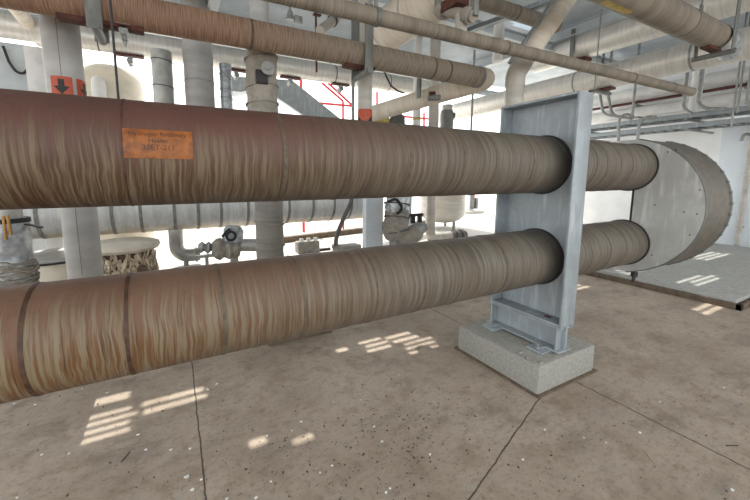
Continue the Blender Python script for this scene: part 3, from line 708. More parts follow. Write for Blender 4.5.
# col 3 : with the cloth jacketed valve
t, c = column('pipe_column', 'grey column carrying the cloth-wrapped valve, foot wrapped in creased sheet', 264, 150, 3.45, .088, M_colgrey)
zv0, zv1 = AD(262, 112, 3.45).z, AD(262, 53, 3.45).z
b = B(); zz = [zv0 - .15, zv0 - .1, zv0 + .0, zv0 + .12, zv0 + .2, zv0 + .3, zv1 - .12, zv1 - .03, zv1 + .01]; rr = [.10, .15, .152, .146, .155, .15, .152, .14, .10]
b.sweep([(c.x, c.y, z) for z in zz], rr, 28, jit=.02); b.rough(.012, 8); vj = put('valve_jacket', b, M_cloth, t, label='lumpy tied cloth jacket around a valve')
b = B()
for z in (zv0 + .06, zv0 + .22, zv1 - .1): b.ring((c.x, c.y, z), (random.uniform(-.15, .15), .1, 1), .148, .163, .015, 24)
put('tie_strap', b, M_cloth, vj)
vc = (EYE - Vector((c.x, c.y, H))).normalized(); pv = Vector((c.x, c.y, AD(266, 77, 3.45).z)) + vc * .13 + Rt * .06
b = B(); b.cyl(pv, pv + vc * .07, .06, 20).cyl(pv + vc * .06, pv + vc * .09, .022, 8); put('valve_bonnet', b, M_steel, vj)
b = B(); b.box(pv + vc * .0 + Vector((-.06, 0, -.07)), (.11, .05, .12), .006); put('opening_shade', b, M_dark, vj)  # solid dark box standing in for the shade inside the jacket's gap
zl = AD(269, 196, 3.45).z
b = B(); b.sweep([(c.x + .03, c.y, z) for z in [0 + i * (zl + .25) / 14 for i in range(15)]], .142, 32, jit=.012); b.rough(.010, 7); put('foot_wrap', b, M_grey, t, label='creased grey sheet wrap')
b = B(); [b.ring((c.x + .03, c.y, AD(262, v_, 3.45).z), (.12, 0, 1), .142, .158, .014, 28) for v_ in (224, 246)]; put('wrap_tie', b, M_cloth, t)

c = AD(365, 90, 3.9); c.z = 1.70
t = thing('branch_riser', 'thin pale column with an orange and black arrow band near centre', 'pipe', c)
b = B(); b.sweep(fillet([(c.x, PY + R * .9, ZT), (c.x, c.y, ZT), (c.x, c.y, ROOF - .003)], .14, 10), .082, 36, up=(1, 0, 0)); put('riser', b, M_pale, t)
sticker(t, c, .082, 365, 110, 124, .11, 0, tri=True)
t, c = column('conduit_post', 'slim grey steel rod standing left of the orange-banded thin column', 353, 85, 6.95 / ray(353, 85).y, .038, M_steel, 1.46, cat='post')
t, c = column('pipe_column', 'slim white column with a yellow band behind the cream branch pipe', 417, 100, 6.6 / ray(417, 100).y, .088, M_white, 1.85)
b = B(); b.ring((c.x, c.y, AD(417, 119, 6.6 / ray(417, 119).y).z), (0, 0, 1), .086, .093, .06, 28); put('yellow_band', b, M_yellow, t)
d446 = 6.6 / ray(446, 140).y
t, c = column('standpipe', 'short pale standpipe with a wrapped grey fitting beside the steel frame', 446, 140, d446, .125, M_pale, 1.85, AD(446, 106, d446).z, 'pipe')
zz = AD(446, 112, d446).z
b = B(); b.sweep([(c.x, c.y, z) for z in (zz - .6, zz - .1, zz, zz + .03)], [.155, .16, .145, .12], 24, jit=.03); put('wrapped_fitting', b, M_galvd, t, label='grey wrapped fitting')
b = B(); b.cyl(Vector((c.x, c.y, zz - .1)) + Rt * .1, Vector((c.x, c.y, zz - .1)) + Rt * .19, .07, 16); put('side_nozzle', b, M_cable, t)
t, c = column('conduit_post', 'thin dark grey rod standing left of the steel frame against the glare', 471.5, 120, 6.6 / ray(471, 120).y, .028, M_steel, 1.85, cat='post')
t, c = column('pipe_column', 'small pale far pipe with wire ties right of the arrow column', 163, 80, 6.95 / ray(163, 80).y, .16, M_jacket, 1.44, z1=AD(163, 57, 6.08).z)
b = B(); [b.ring((c.x, c.y, AD(163, v_, 6.08).z), (.1, 0, 1), .158, .17, .012, 28) for v_ in (66, 90)]; put('wire_tie', b, M_dark, t)
t, c = column('pipe_column', 'thin lumpy far pipe between the plain grey column and valve column', 226, 85, 6.95 / ray(226, 85).y, .108, M_foil, 1.44, z1=AD(226, 68, 6.5).z)
b = B(); [b.ring((c.x, c.y, AD(226, v_, 6.5).z), (.1, 0, 1), .106, .118, .02, 28) for v_ in (78, 92, 100)]; put('wire_tie', b, M_steel, t)

xb0, xb1 = 3.95, AY(528, 178, 6.6).x
t = thing('rack_beam', 'steel cross beam hidden low behind the upper thick pipe', 'beam', ((xb0 + xb1) / 2, 6.6, 0))
b = B(); b.bx((xb0, 6.52, 1.70), (xb1, 6.68, 1.715)).bx((xb0, 6.593, 1.70), (xb1, 6.607, 1.85)).bx((xb0, 6.52, 1.835), (xb1, 6.68, 1.849)); put('beam', b, M_galvd, t)
b = B(); b.bx((xb1 - .15, 6.52, 0), (xb1, 6.68, 1.70)); put('post', b, M_galvd, t)

p2 = AY(116, 70, PY)
b = B(); b.sweep([(p2.x, PY, ZT + R + .001), (p2.x, PY, ROOF - .003)], .005, 8)
put('hanging_cable', b, M_dark, label='thin black cable hanging straight down right of the arrow column', cat='cable')

# ------------------------------------------------------------------ far left background
a = AY(-40, 50, 8.0); c = AY(29, 50, 8.0)
t = thing('steel_cabinet', 'pale blue-grey metal cabinet at the far left edge behind the pipes', 'cabinet', ((a.x + c.x) / 2, 8.3, 0))
b = B(); b.bx((a.x, 8.0, 0), (c.x, 8.6, AY(20, 44, 8.0).z), .02); put('body', b, M_blue, t)
pts = [AY(u, v_, 7.95) for u, v_ in ((3, 46), (9, 62), (16, 72), (24, 74), (28, 68), (26, 57))]
b = B(); b.sweep(fillet(pts, .12, 5), .02, 8); put('hose_loop', b, M_dark, t, label='dark hose loop')
c = AY(36, 75, 7.6)
b = B(); c = AY(36, 75, 7.4); b.bx((c.x - .11, 7.37, 0), (c.x + .11, 7.45, AY(36, 47, 7.4).z), .01); put('steel_post', b, M_white, label='bright white square post between the cabinet and arrow column', cat='post')

# back tank
tx, ty = AY(112, 100, 8.6).x, 8.6; rt = (AY(146, 100, 8.6).x - AY(80, 100, 8.6).x) / 2; zt = AY(112, 66, 8.6).z
t = thing('storage_tank', 'cream domed upright tank in the far background behind the arrow column', 'tank', (tx, ty, 0))
prof = [(0.25, rt), (zt - .45, rt), (zt - .28, rt * .96), (zt - .15, rt * .84), (zt - .06, rt * .6), (zt - .01, rt * .25), (zt, .02)]
b = B(); b.sweep([(tx, ty, z) for z, _ in prof], [r for _, r in prof], 44); put('shell', b, M_tank, t)
p = AY(99, 88, ty - rt)
b = B(); b.sweep(fillet([p + Vector((0, .2, -.3)), p + Vector((0, .02, -.3)), p + Vector((0, 0, .12)), p + Vector((0, .3, .14))], .1), .12, 16); put('nozzle', b, M_white, t)
b = B(); b.cyl((tx, ty, 0), (tx, ty, .27), rt * .92, 40); put('skirt', b, M_brown, t)

# big horizontal clad pipe in the background
YB, RB_ = 6.95, .40; zb = H - YB * math.tan(math.radians(7.7)); ZBk = zb + RB_
x_end = AY(372, 205, YB).x
t = thing('background_pipe', 'large pale jacketed pipe lying low in the background behind the columns', 'pipe', (0, YB, zb))
b = B(); b.sweep(line((-7, YB, ZBk), (x_end, YB, ZBk), 60), RB_, 48, up=(0, 1, 0))
tt = NT('weathered pale jacket'); uv = tt.uv(); s = tt.sep(uv); n1 = tt.noise(tt.sc(uv, (9, 2, 1)), 1, 5, .7); n2 = tt.noise(tt.pos(), 9, 5, .7)
vf = tt.math('DIVIDE', s[1], 2 * PI * RB_); low = tt.ramp(tt.math('ADD', vf, tt.math('MULTIPLY', tt.math('SUBTRACT', n2, .5), .25)), .60, .68)
cc = tt.mix(tt.ramp(n1, .35, .65), lin(180, 182, 182), lin(205, 206, 204)); cc = tt.mix(tt.math('MULTIPLY', low, .7), cc, lin(176, 152, 118)); cc = tt.mix(tt.math('MULTIPLY', tt.ramp(n2, .66, .74), .6), cc, lin(90, 82, 72))
put('cladding', b, tt.done(cc, .5, .2), t)
for u in (-60, -30, 0, 36, 72, 112, 141, 175, 199, 222, 249, 268, 290, 314, 335, 352):
    x = AY(u, 220, YB - RB_).x; b = B(); b.ring((x, YB, ZBk), (1, 0, 0), RB_ - .004, RB_ + .008, .05, 40); put('strap_band', b, M_strap, t)
for u in (150, 385):
    x = AY(u, 220, YB).x - (.0 if u < 300 else .45)
# galvanised saddle stand
a = AY(363, 225, YB - .66); c = AY(379, 225, YB - .66)
t = thing('saddle_stand', 'galvanised steel stand under the end of the large background pipe', 'pipe stand', ((a.x + c.x) / 2, YB - .1, 0))
xx0, xx1, yy0, yy1 = a.x + .0, c.x + .10, YB - .66, YB - .44
b = B(); b.bx((xx0, yy0, .04), (xx1, yy0 + .02, 1.70)); put('face_plate', b, M_panel, t)  # paler material than the other steel, to paint this face as lit
b = B(); b.bx((xx1 - .02, yy0, .04), (xx1, yy1, 1.70)); put('side_flange', b, M_galvd, t)  # duller steel here paints the stand's side as shaded
b = B(); b.bx((xx0, yy0 - .001, .42), (xx1, yy0 - .12, .45)).bx((xx0, yy0 - .12, .04), (xx0 + .02, yy0, 1.70)); put('stiffener', b, M_panel, t)
b = B(); b.bx((xx0 - .12, yy0 - .2, .0), (xx1 + .1, yy1 + .1, .04)); put('base_plate', b, M_galv, t)
a = G(343, 254)
b = B(); b.bx((a.x, a.y, 0), (a.x + .45, a.y + .3, .16), .02); put('concrete_block', b, M_conc, label='pale low concrete block left of the galvanised saddle stand', cat='block')

# left edge: jacketed vertical pipe
c = AD(12, 250, 3.9); c.z = 0
t = thing('wrapped_pipe', 'silvery wrapped vertical pipe with torn tape at the left edge', 'pipe', c)
b = B(); zt_ = AD(12, 218, 3.9).z; b.sweep([(c.x, c.y, 0 + i * zt_ / 20) for i in range(21)], .175, 36, jit=.02); b.rough(.014, 9); put('foil_wrap', b, M_foil, t)
b = B()
for k in range(16):
    z = AD(12, 262 + k * 1.9, 3.9).z; b.ring((c.x + random.uniform(-.015, .015), c.y, z), (random.uniform(-.5, .5), random.uniform(-.3, .3), 1), .17, .20, .018, 26)
b.rough(.02, 12); put('loose_tape', b, M_cloth, t, label='tangled loose tape')
b = B(); b.ring((c.x, c.y, zt_ - .02), (0, 0, 1), .16, .19, .05, 30).box((c.x + .2, c.y - .05, zt_ - .08), (.22, .08, .012), .002, Matrix.Rotation(.35, 3, 'Y')); put('torn_edge', b, M_dark, t)
b = B(); b.cyl((c.x, c.y, zt_), (c.x, c.y, 2.2), .13, 24); put('bare_pipe', b, M_jacket, t)
b = B(); p = AD(5, 228, 3.72); b.box(p, (.02, .05, .26), .004).box(p + Rt * .05 + UZ * .03, (.02, .04, .22), .004, Matrix.Rotation(.15, 3, 'X')); put('tape_mark', b, M_tape, t, label='faded orange tape strips')

# round lidded tub
c = G(48, 268); c = G(48, 285); 
tx, ty = c.x + .05, c.y + .35; zt = .34
t = thing('lidded_tub', 'round beige tub with a dark-rimmed lid by the arrow column foot', 'tub', (tx, ty, 0))
b = B(); b.cyl((tx, ty, 0), (tx, ty, zt), .52, 40); put('body', b, M_tank, t)
b = B(); b.sweep([(tx, ty, zt), (tx, ty, zt + .04), (tx, ty, zt + .075), (tx, ty, zt + .09)], [.54, .55, .52, .35], 40); put('lid', b, M_jacket, t)
b = B(); b.ring((tx, ty, zt + .01), (0, 0, 1), .53, .56, .03, 40); put('rim', b, M_dark, t)

# torn-wrapped stub vessel
c = G(124, 282); tx, ty = c.x + .03, c.y + .02
t = thing('wrapped_vessel', 'squat vessel in filthy torn cream wrap right of the arrow column', 'vessel', (tx, ty, 0))
b = B(); b.sweep([(tx, ty, z) for z in (.50, .52, .56, .61, .645)], [.40, .47, .50, .49, .36], 44); put('shell', b, M_tank, t)
b = B(); b.cyl((tx, ty, 0), (tx, ty, .52), .37, 36); put('core', b, M_brown, t)
b = B()
for k in range(260):
    a = random.uniform(PI * .95, PI * 2.05); z0_ = random.uniform(.0, .34); h_ = random.uniform(.1, .26); rr_ = .375 + random.uniform(.0, .06)
    m3 = Matrix.Rotation(a, 3, 'Z') @ Matrix.Rotation(random.uniform(-.7, .7), 3, 'X') @ Matrix.Rotation(random.uniform(-.25, .25), 3, 'Y')
    b.box((tx + rr_ * math.cos(a), ty + rr_ * math.sin(a), z0_ + h_ / 2), (.010, random.uniform(.008, .04), h_), 0, m3)
b.rough(.03, 9); put('torn_wrap', b, M_dirty, t, label='filthy torn cream strips')
b = B(); p = G(139, 262, 0); b.cyl((tx + .24, ty - .25, .26), (tx + .26, ty - .47, .25), .065, 16); put('side_nozzle', b, M_brown, t)
b = B(); b.box((tx - .26, ty - .36, .32), (.10, .06, .16), .01); put('side_hatch', b, M_dark, t)
b = B()
for k in range(14): b.box((tx + random.uniform(-.4, .6), ty - .50 - random.uniform(0, .25), .03), (random.uniform(.05, .2), random.uniform(.05, .12), .05), .01, Matrix.Rotation(random.random() * 3, 3, 'Z'))
put('fallen_scraps', b, M_dirty, t)

# elbow pipe
pts = [AY(177, 200, 6.9), AY(177, 253, 6.9), AY(200, 254, 6.9)]; pts[0] = Vector((pts[1].x, 6.9, .72)); pts[1].z = pts[2].z
t = thing('bent_pipe', 'pale pipe bending from upright to level under the background pipe', 'pipe', (pts[1].x, 6.9, 0))
b = B(); b.sweep(fillet(pts, .22, 12), .12, 32); put('elbow', b, M_jacket, t)
b = B(); b.ring(pts[2] - Vector((.06, 0, 0)), (1, 0, 0), .115, .14, .03, 32); put('end_band', b, M_steel, t)
pz_ = pts[2].z
b = B(); b.bx((pts[1].x + .1, 6.84, 0), (pts[1].x + .18, 6.96, pz_ - .08)); put('foot', b, M_steel, t)

# valve assembly
def fitting(t, a, b_, rs, m, nm='body', jit=.05, rg=.02):
    b = B(); b.sweep(line(a, b_, len(rs) - 1), rs, 24, jit=jit)
    if rg: b.rough(rg, 8)
    return put(nm, b, m, t)
Yv = 6.0; a = AY(198, 247, Yv); c = AY(258, 246, Yv)
t = thing('valve_assembly', 'cluttered wrapped valve set left of the sheet-wrapped column foot', 'valve', ((a.x + c.x) / 2, Yv, 0))
fitting(t, a, AY(215, 248, Yv), [.05, .10, .06, .11, .05, .10], M_steel, 'flange_set', .02, 0)
fitting(t, AY(212, 249, Yv), AY(240, 248, Yv), [.1, .17, .18, .14, .19, .16, .18, .12], M_cloth, 'valve_body')
fitting(t, AY(232, 245, Yv), AY(234, 226, Yv), [.14, .17, .15, .165, .12], M_foil, 'bonnet_wrap')
b = B(); b.cyl(AY(240, 245, Yv), AY(262, 245, Yv), .11, 24); put('outlet_pipe', b, M_jacket, t)
b = B(); p = AY(224, 231, Yv); b.sweep([AY(222, 237, Yv - .15), AY(226, 232, Yv - .15), AY(230, 229, Yv - .15)], .025, 8).ring(AY(231, 236, Yv - .2), (0, 1, 0), .05, .09, .03, 20); put('handle', b, M_dark, t)
b = B(); p = AY(234, 255, Yv); b.bx((p.x - .06, Yv - .06, 0), (p.x + .06, Yv + .06, p.z)); put('foot', b, M_steel, t)
b = B(); p = AY(205, 256, Yv); b.bx((p.x - .15, Yv - .05, p.z - .02), (p.x + .3, Yv + .05, p.z + .02)).bx((p.x, Yv - .03, 0), (p.x + .05, Yv + .03, p.z)); put('support_rail', b, M_steel, t)

# small grey block on the ground & the cable
c = G(309, 252)
t = thing('floor_box', 'small grey-brown junction box on the ground right of the wrapped column foot', 'box', c)
b = B(); b.bx(c + Vector((-.27, -.1, 0)), c + Vector((.22, .16, .24)), .02); put('body', b, M_cloth, t)
b = B(); [b.bx(c + Vector((-.22 + k * .16, -.08, .23)), c + Vector((-.14 + k * .16, .0, .32)), .01) for k in range(3)]; put('terminal', b, M_white, t)
b = B(); b.bx(c + Vector((.22, -.03, .0)), c + Vector((.5, .05, .05))); put('conduit_stub', b, M_dark, t)
p0 = AY(336, 252, 6.3); p0.z = 0
pts = [p0, p0 + UZ * .35, AY(338, 232, p0.y), AY(345, 215, p0.y), AY(351, 203, p0.y), AY(353, 190, p0.y), AY(353, 150, p0.y)]
t = thing('cable_riser', 'bent grey cable rising from the ground behind the lower thick pipe', 'cable', p0)
b = B(); b.sweep(fillet(pts, .5, 5), .045, 12); put('cable', b, M_cable, t)
b = B(); b.cyl(p0, p0 + UZ * .22, .075, 14).ring(p0 + UZ * .2, (0, 0, 1), .05, .09, .05, 14); put('gland', b, M_cloth, t)

# valves by the stand (385..410)
Yw = 5.85
t = thing('valve_assembly', 'bulky grey wrapped valve set right of the galvanised saddle stand', 'valve', (AY(400, 240, Yw).x, Yw, 0))
fitting(t, AY(399, 192, Yw), AY(396, 214, Yw), [.2, .24, .22, .25, .2], M_foil, 'upper_wrap', .04, .03)
fitting(t, AY(397, 212, Yw), AY(394, 240, Yw), [.26, .24, .27, .25, .24, .18], M_cloth, 'lower_wrap', .04, .03)
fitting(t, AY(394, 239, Yw), AY(418, 233, Yw), [.17, .2, .18, .2, .16], M_cloth, 'elbow_wrap', .04, .03)
b = B(); [b.ring(AY(397, v_, Yw), (random.uniform(-.2, .2), .1, 1), .22, .28, .025, 28) for v_ in (204, 217, 230)]; put('wrap_band', b, M_cable, t)
fitting(t, AY(412, 232, Yw), AY(424, 226, Yw), [.14, .16, .12], M_steel, 'outlet_pipe', .02, 0)
b = B(); b.sweep(fillet([AY(388, 202, Yw - .3), AY(396, 198, Yw - .35), AY(403, 208, Yw - .35), AY(397, 214, Yw - .3)], .1, 4), .03, 8); put('tie_strap', b, M_dark, t)
b = B(); p = AY(413, 215, Yw); b.box(p, (.5, .1, .06), .01); [b.box(p + Vector((dx, 0, -.09)), (.07, .1, .18), .01) for dx in (-.18, 0, .18)]; put('bracket', b, M_dark, t)
b = B(); p = AY(394, 240, Yw); b.cyl((p.x, Yw, 0), p, .1, 16); put('foot', b, M_steel, t)

# upright bent pipe + horizontal flanged fitting
Yu = 6.3; pts = [Vector((AY(430, 235, Yu).x, Yu, ROOF - .003)), AY(430, 236, Yu), AY(450, 236, Yu)]; pts[1].z = pts[2].z
t = thing('bent_pipe', 'pale upright pipe turning into a flanged level stub near the steel frame', 'pipe', (pts[1].x, Yu, 0))
b = B(); b.sweep(fillet(pts, .16, 10), .115, 28); put('elbow', b, M_pale, t)
b = B(); q = pts[2]; b.sweep([q, q + Vector((.12, 0, 0)), q + Vector((.125, 0, 0)), q + Vector((.2, 0, 0)), q + Vector((.205, 0, 0)), q + Vector((.32, 0, 0)), q + Vector((.325, 0, 0)), q + Vector((.4, 0, 0)), q + Vector((.405, 0, 0)), q + Vector((.5, 0, 0))], [.11, .11, .15, .15, .09, .09, .15, .15, .1, .1], 24); put('flange', b, M_cable, t)
b = B(); b.cyl((pts[1].x, Yu, 0), (pts[1].x, Yu, pts[1].z), .06, 16); put('foot', b, M_steel, t)

# rounded vessel behind
p = AY(444, 222, 8.4); pr_ = AY(459, 200, 8.4)
rv = (pr_.x - AY(425, 200, 8.4).x) / 2; tx = pr_.x - rv
t = thing('storage_tank', 'pale round-bottomed vessel hanging behind the flanged stub pipe', 'tank', (tx, 8.4, 0))
prof = [(p.z, .02), (p.z + .02, rv * .45), (p.z + .10, rv * .78), (p.z + .24, rv * .97), (p.z + .36, rv), (2.0, rv), (2.2, rv * .8), (2.28, .05)]
b = B(); b.sweep([(tx, 8.4, z) for z, _ in prof], [r for _, r in prof], 40); put('shell', b, M_pale, t)
for k in range(3):
    a = k * 2.1 + .6; b = B(); b.cyl((tx + rv * .7 * math.cos(a), 8.4 + rv * .7 * math.sin(a), 0), (tx + rv * .7 * math.cos(a), 8.4 + rv * .7 * math.sin(a), p.z + .3), .05, 12); put('leg', b, M_steel, t)

# far post foot and red trestle
c = G(470, 213)
t = thing('steel_post', 'small far grey post on a square base seen beyond the steel frame', 'post', c)
b = B(); b.cyl(c + UZ * .1, c + UZ * 3.0, .16, 14); put('shaft', b, M_blue, t)
b = B(); b.bx(c + Vector((-.5, -.4, 0)), c + Vector((.5, .4, .12)), .02); put('base_plate', b, M_conc, t)
b = B(); b.box(c + Vector((-.1, -.2, .55)), (.16, .12, .7), .02).box(c + Vector((.15, -.2, .45)), (.14, .12, .5), .02); put('dark_bracket', b, M_cable, t)
c = G(487, 199.5)
t = thing('barrier', 'low red barrier far off on the sunlit ground', 'barrier', c)
b = B(); b.bx(c + Vector((-1.6, 0, .45)), c + Vector((2.2, .12, .8)), .02); put('rail', b, M_red, t)
for dx in (-1.4, 1.9):
    b = B(); b.bx(c + Vector((dx, 0, 0)), c + Vector((dx + .15, .12, .5))); put('leg', b, M_red, t)

# stair stringer & red handrails beyond centre
Ys = 8.2
a0_, a1_ = AY(283, 84, Ys), AY(350, 132, Ys)
t = thing('stair_stringer', 'sloping grey steel stair side beyond the cloth-wrapped valve', 'stair', (a1_.x, Ys, 0))
b = B(); poly = [AY(u, v_, Ys) for u, v_ in ((277, 79), (292, 80), (342, 120), (420, 182), (395, 190), (318, 125), (278, 98))]; b.prism(poly, (0, .12, 0)); put('stringer', b, M_galv, t)
b = B(); poly = [AY(u, v_, Ys + .02) for u, v_ in ((229, 76), (278, 79), (278, 84), (240, 92), (229, 90))]; b.prism(poly, (0, .5, 0)); put('landing', b, M_galv, t)
p = AY(255, 85, Ys + .2); b = B(); b.bx((p.x - .05, Ys + .2, 0), (p.x + .05, Ys + .3, p.z)); put('landing_post', b, M_galv, t)
p = AY(405, 184, Ys + .02); b = B(); b.bx((p.x - .1, Ys, 0), (p.x + .25, Ys + .12, p.z + .1)); put('foot', b, M_galv, t)
Yr = 9.6
def rail(label, lines, u0, v0):
    p = AY(u0, v0, Yr); t = thing('handrail', label, 'handrail', (p.x, Yr, 0))
    for L in lines:
        b = B(); b.sweep(fillet([AY(u, v_, Yr) for u, v_ in L], .1, 4), .035, 8); put('bar', b, M_red, t)
    b = B(); b.cyl((p.x, Yr, 0), p, .035, 8); put('post', b, M_red, t)
rail('red stair handrail seen between the valve column and the thin column', [[(322, 83), (343, 101), (343, 130)], [(328, 83), (354, 107)], [(318, 103), (352, 106)]], 343, 116)
rail('red guard rail seen right of the orange-banded thin column', [[(377, 92), (377, 118)], [(398, 116), (430, 119)], [(424, 113), (424, 128)], [(401, 108), (401, 130)]], 401, 118)
p = AY(301, 84, Yr)
b = B(); b.cyl((p.x, Yr, 0), (p.x, Yr, p.z + .2), .045, 8); put('rail_post', b, M_red, label='single red post just right of the cloth-wrapped valve', cat='post')
# small yellow tagged box and dark box behind upper pipe
p = AY(381, 119, 6.6)
b = B(); b.box(p, (.32, .2, .17), .015); 
t = thing('junction_box', 'small yellow-striped dark box peeping over the upper thick pipe at centre', 'box', (p.x, p.y, 1.85)); put('lid', b, M_yellow, t)
b = B(); b.cyl((p.x, p.y, 1.85), (p.x, p.y, p.z), .04, 10); put('post', b, M_steel, t)
p2 = AY(397, 119, 6.6)
b = B(); b.cyl(p2 + Vector((-.05, 0, -.2)), p2 + Vector((.05, 0, .08)), [.24, .14], 20).cyl((p2.x, 6.6, 1.85), (p2.x, 6.6, p2.z), .05, 10); put('round_lamp_housing', b, M_cable, label='dark round housing beside the small yellow box behind the upper thick pipe', cat='housing')
# dark cables hanging right of the thin column
b = B(); b.sweep([AY(u, v_, 4.4) for u, v_ in ((383, 68), (387, 78), (391, 86), (398, 91), (404, 93))], .012, 8); put('loose_cable', b, M_dark, label='dark loose cable drooping right of the orange-banded thin column', cat='cable')
# ------------------------------------------------------------------ cable trays, conduits and white pipes on the right wall
def tray(label, v_at_670, x, w, n_r):
    z = AX(670, v_at_670, x).z
    t = thing('cable_tray', label, 'cable tray', (x, 3.2, z - .05))
    for dx in (0, w):
        b = B(); b.bx((x + dx, .2, z - .05), (x + dx + .02, 6.1, z + .05), .003); put('side_rail', b, M_galv, t)
    for k in range(n_r):
        y = .35 + k * 5.6 / n_r; b = B(); b.bx((x + .02, y, z - .03), (x + w, y + .06, z - .005)); put('rung', b, M_steel, t)
    for k, m in enumerate((M_cable, M_white, M_galv)):
        b = B(); b.sweep([(x + .1 + k * w * .27, .25 + i * .3, z + .02 + .012 * random.uniform(-1, 1)) for i in range(20)], .025, 8); put('tray_cable', b, m, t)
    for y in (1.2, 3.4, 5.6):
        b = B(); b.bx((x + w, y, z - .09), (11.4, y + .06, z - .05)).bx((x, y, z - .09), (x + w + .02, y + .06, z - .055)); put('wall_arm', b, M_steel, t)
    return z
tray('upper ladder cable tray with cables along the white wall at right', 117.5, 9.9, .6, 26)
tray('lower ladder cable tray along the white wall at right', 127.5, 10.0, .6, 26)
def wallpipe(label, v_at, x, r, m):
    z = AX(670, v_at, x).z; t = thing('wall_pipe', label, 'pipe', (x, 2.4, z - r))
    b = B(); b.sweep([(x, -1, z), (x, 6.1, z)], r, 24); put('pipe', b, m, t)
    for y in (.8, 2.8, 4.8):
        b = B(); b.bx((x - .02, y, z - r - .04), (11.4, y + .08, z - r)); put('wall_arm', b, M_steel, t)
wallpipe('thin rusty level pipe high on the white wall at right', 97, 10.9, .035, M_rust)
wallpipe('thick white level pipe high on the white wall at right, above the trays', 88, 11.05, .16, M_white)
wallpipe('white level pipe just above the cable trays on the right wall', 107, 11.1, .13, M_white)
XCN = 9.6
CN = [('grey conduit curving down to the tray, leftmost of the pair by the frame', [(600, 80), (600, 95), (603, 114), (619, 117)], .045),
 ('grey conduit curving down to the tray, right-hand one of the pair by the frame', [(608, 80), (608, 95), (612, 115), (632, 119)], .045),
 ('straight grey conduit dropping to the tray above the drum', [(632, 78), (632, 118)], .04),
 ('hooped conduit arching out of the tray left of the drum top', [(618, 158), (619, 118), (627, 113), (634, 118)], .045),
 ('hooped conduit arching out of the tray just above the drum top', [(636, 160), (639, 124), (645, 117), (656, 117)], .045),
 ('grey conduit with a small bend left of the white riser', [(684, 72), (683, 108), (692, 114)], .045),
 ('thick grey conduit sweeping into a long level bend right of the white riser', [(702, 62), (698, 104), (706, 109), (726, 109)], .055),
 ('thin twin conduit at far right, left one', [(734, 55), (731, 128)], .025),
 ('thin twin conduit at far right, right one', [(739, 55), (737, 113)], .025),
 ('dark bent conduit at the right picture edge by the tray', [(752, 92), (747, 103), (752, 107)], .045)]
for lb, L, r in CN:
    pts = [AX(u, v_, XCN) for u, v_ in L]
    if L[0][1] < 100: pts[0].z = ROOF - .003; pts[0].y = pts[1].y
    b = B(); b.sweep(fillet(pts, .22, 6), r * .68, 14); put('conduit', b, M_steel, label=lb, cat='conduit')
c = AX(696, 95, 10.6)
b = B(); b.cyl((c.x, c.y, AX(696, 117, 10.6).z), (c.x, c.y, ROOF - .003), .10, 20); put('riser_pipe', b, M_white, label='white vertical riser pipe above the cable trays at right', cat='pipe')

# ------------------------------------------------------------------ litter on the floor
def flake(p, s):
    b = B(); n_ = random.randint(5, 7); rot = random.random() * 6
    poly = [(p.x + s * random.uniform(.6, 1.1) * math.cos(rot + 2 * PI * k / n_), p.y + s * .75 * random.uniform(.6, 1.1) * math.sin(rot + 2 * PI * k / n_), .001) for k in range(n_)]
    b.prism(poly, (0, 0, .004)); put('paint_flake', b, M_flake, label='small white flake lying loose on the dusty concrete floor', cat='flake', group='white flakes scattered on the floor')
fl = [(14, 404), (35, 405), (82, 389), (107, 393), (207, 389), (217, 384), (69, 454), (42, 455), (146, 450), (171, 450), (187, 478), (192, 490), (17, 498), (138, 435), (190, 449), (201, 480),
      (216, 384.5), (208, 390), (301, 422), (292, 431), (374, 427), (382, 442), (430, 455), (332, 466), (320, 473), (271, 482), (256, 498), (386, 493), (390, 489), (227, 499), (361, 400),
      (724, 388), (660, 402), (545, 430), (584, 438), (640, 433), (732, 490), (523, 460), (606, 443), (399, 375), (333, 402), (267, 436)]
for u, v_ in fl: flake(G(u, v_), random.uniform(.006, .012))
flake(G(187, 477), .016)
b = B()
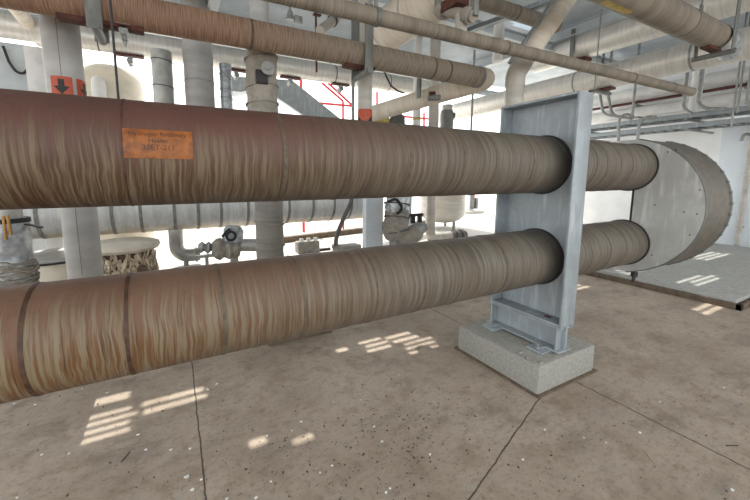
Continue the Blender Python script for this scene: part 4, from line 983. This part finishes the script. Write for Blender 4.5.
for k in range(420):
    if k < 170: u, v_ = random.gauss(360, 90), random.gauss(450, 28)
    elif k < 250: u, v_ = random.uniform(360, 470), random.gauss(425, 25)
    else: u, v_ = random.uniform(0, 750), random.uniform(380, 500)
    if not (0 < u < 755 and 345 < v_ < 505): continue
    p = G(u, v_)
    if BX0 - .05 < p.x < BX1 + .05 and BY0 - .05 < p.y: continue
    s = random.choice((.002, .002, .003, .003, .004, .006)); b.box((p.x, p.y, .0025), (s * random.uniform(1, 2.4), s, .004), 0, Matrix.Rotation(random.random() * 3, 3, 'Z'))
put('dark_litter', b, M_litter, label='dark specks of dry litter strewn over the concrete floor', cat='litter', kind='stuff')
a, c = G(644, 450.5), G(655, 463)
b = B(); m_ = (a + c) / 2 + Vector((-.01, -.012, .004)); b.sweep([a + UZ * .003, m_, c + UZ * .003], .0028, 6); put('straw_stalk', b, M_twig, label='pale curved straw stalk on the floor at lower right', cat='straw')
a, c = G(121, 463), G(130, 452)
b = B(); b.sweep([a + UZ * .003, c + UZ * .003], .0025, 6); put('twig', b, M_litter, label='thin dark twig on the floor at lower left', cat='twig')
a, c = G(726, 446), G(738, 446)
b = B(); b.sweep([a + UZ * .003, c + UZ * .003], .003, 6); put('twig', b, M_litter, label='thin dark twig on the floor at lower right beside the joint', cat='twig')

# ------------------------------------------------------------------ light
sd = bpy.data.lights.new('sun', 'SUN'); sd.energy = 4.5; sd.angle = math.radians(.4); sd.color = (1, .96, .88)
so = bpy.data.objects.new('sun', sd); COL.objects.link(so); so.rotation_euler = (-SUN).to_track_quat('-Z', 'Y').to_euler(); so.location = (0, 5, 12)
w = bpy.data.worlds.new('world'); S.world = w; w.use_nodes = True; nt = w.node_tree
bg = nt.nodes['Background']; bg.inputs[0].default_value = (.95, .98, 1.0, 1); bg.inputs[1].default_value = 2.0
S.view_settings.view_transform = 'Standard'; S.view_settings.look = 'None'; S.view_settings.gamma = 1; S.view_settings.exposure = .55; S.view_settings.use_curve_mapping = False

for o in bpy.data.objects:
    if '_loc' in o: del o['_loc']
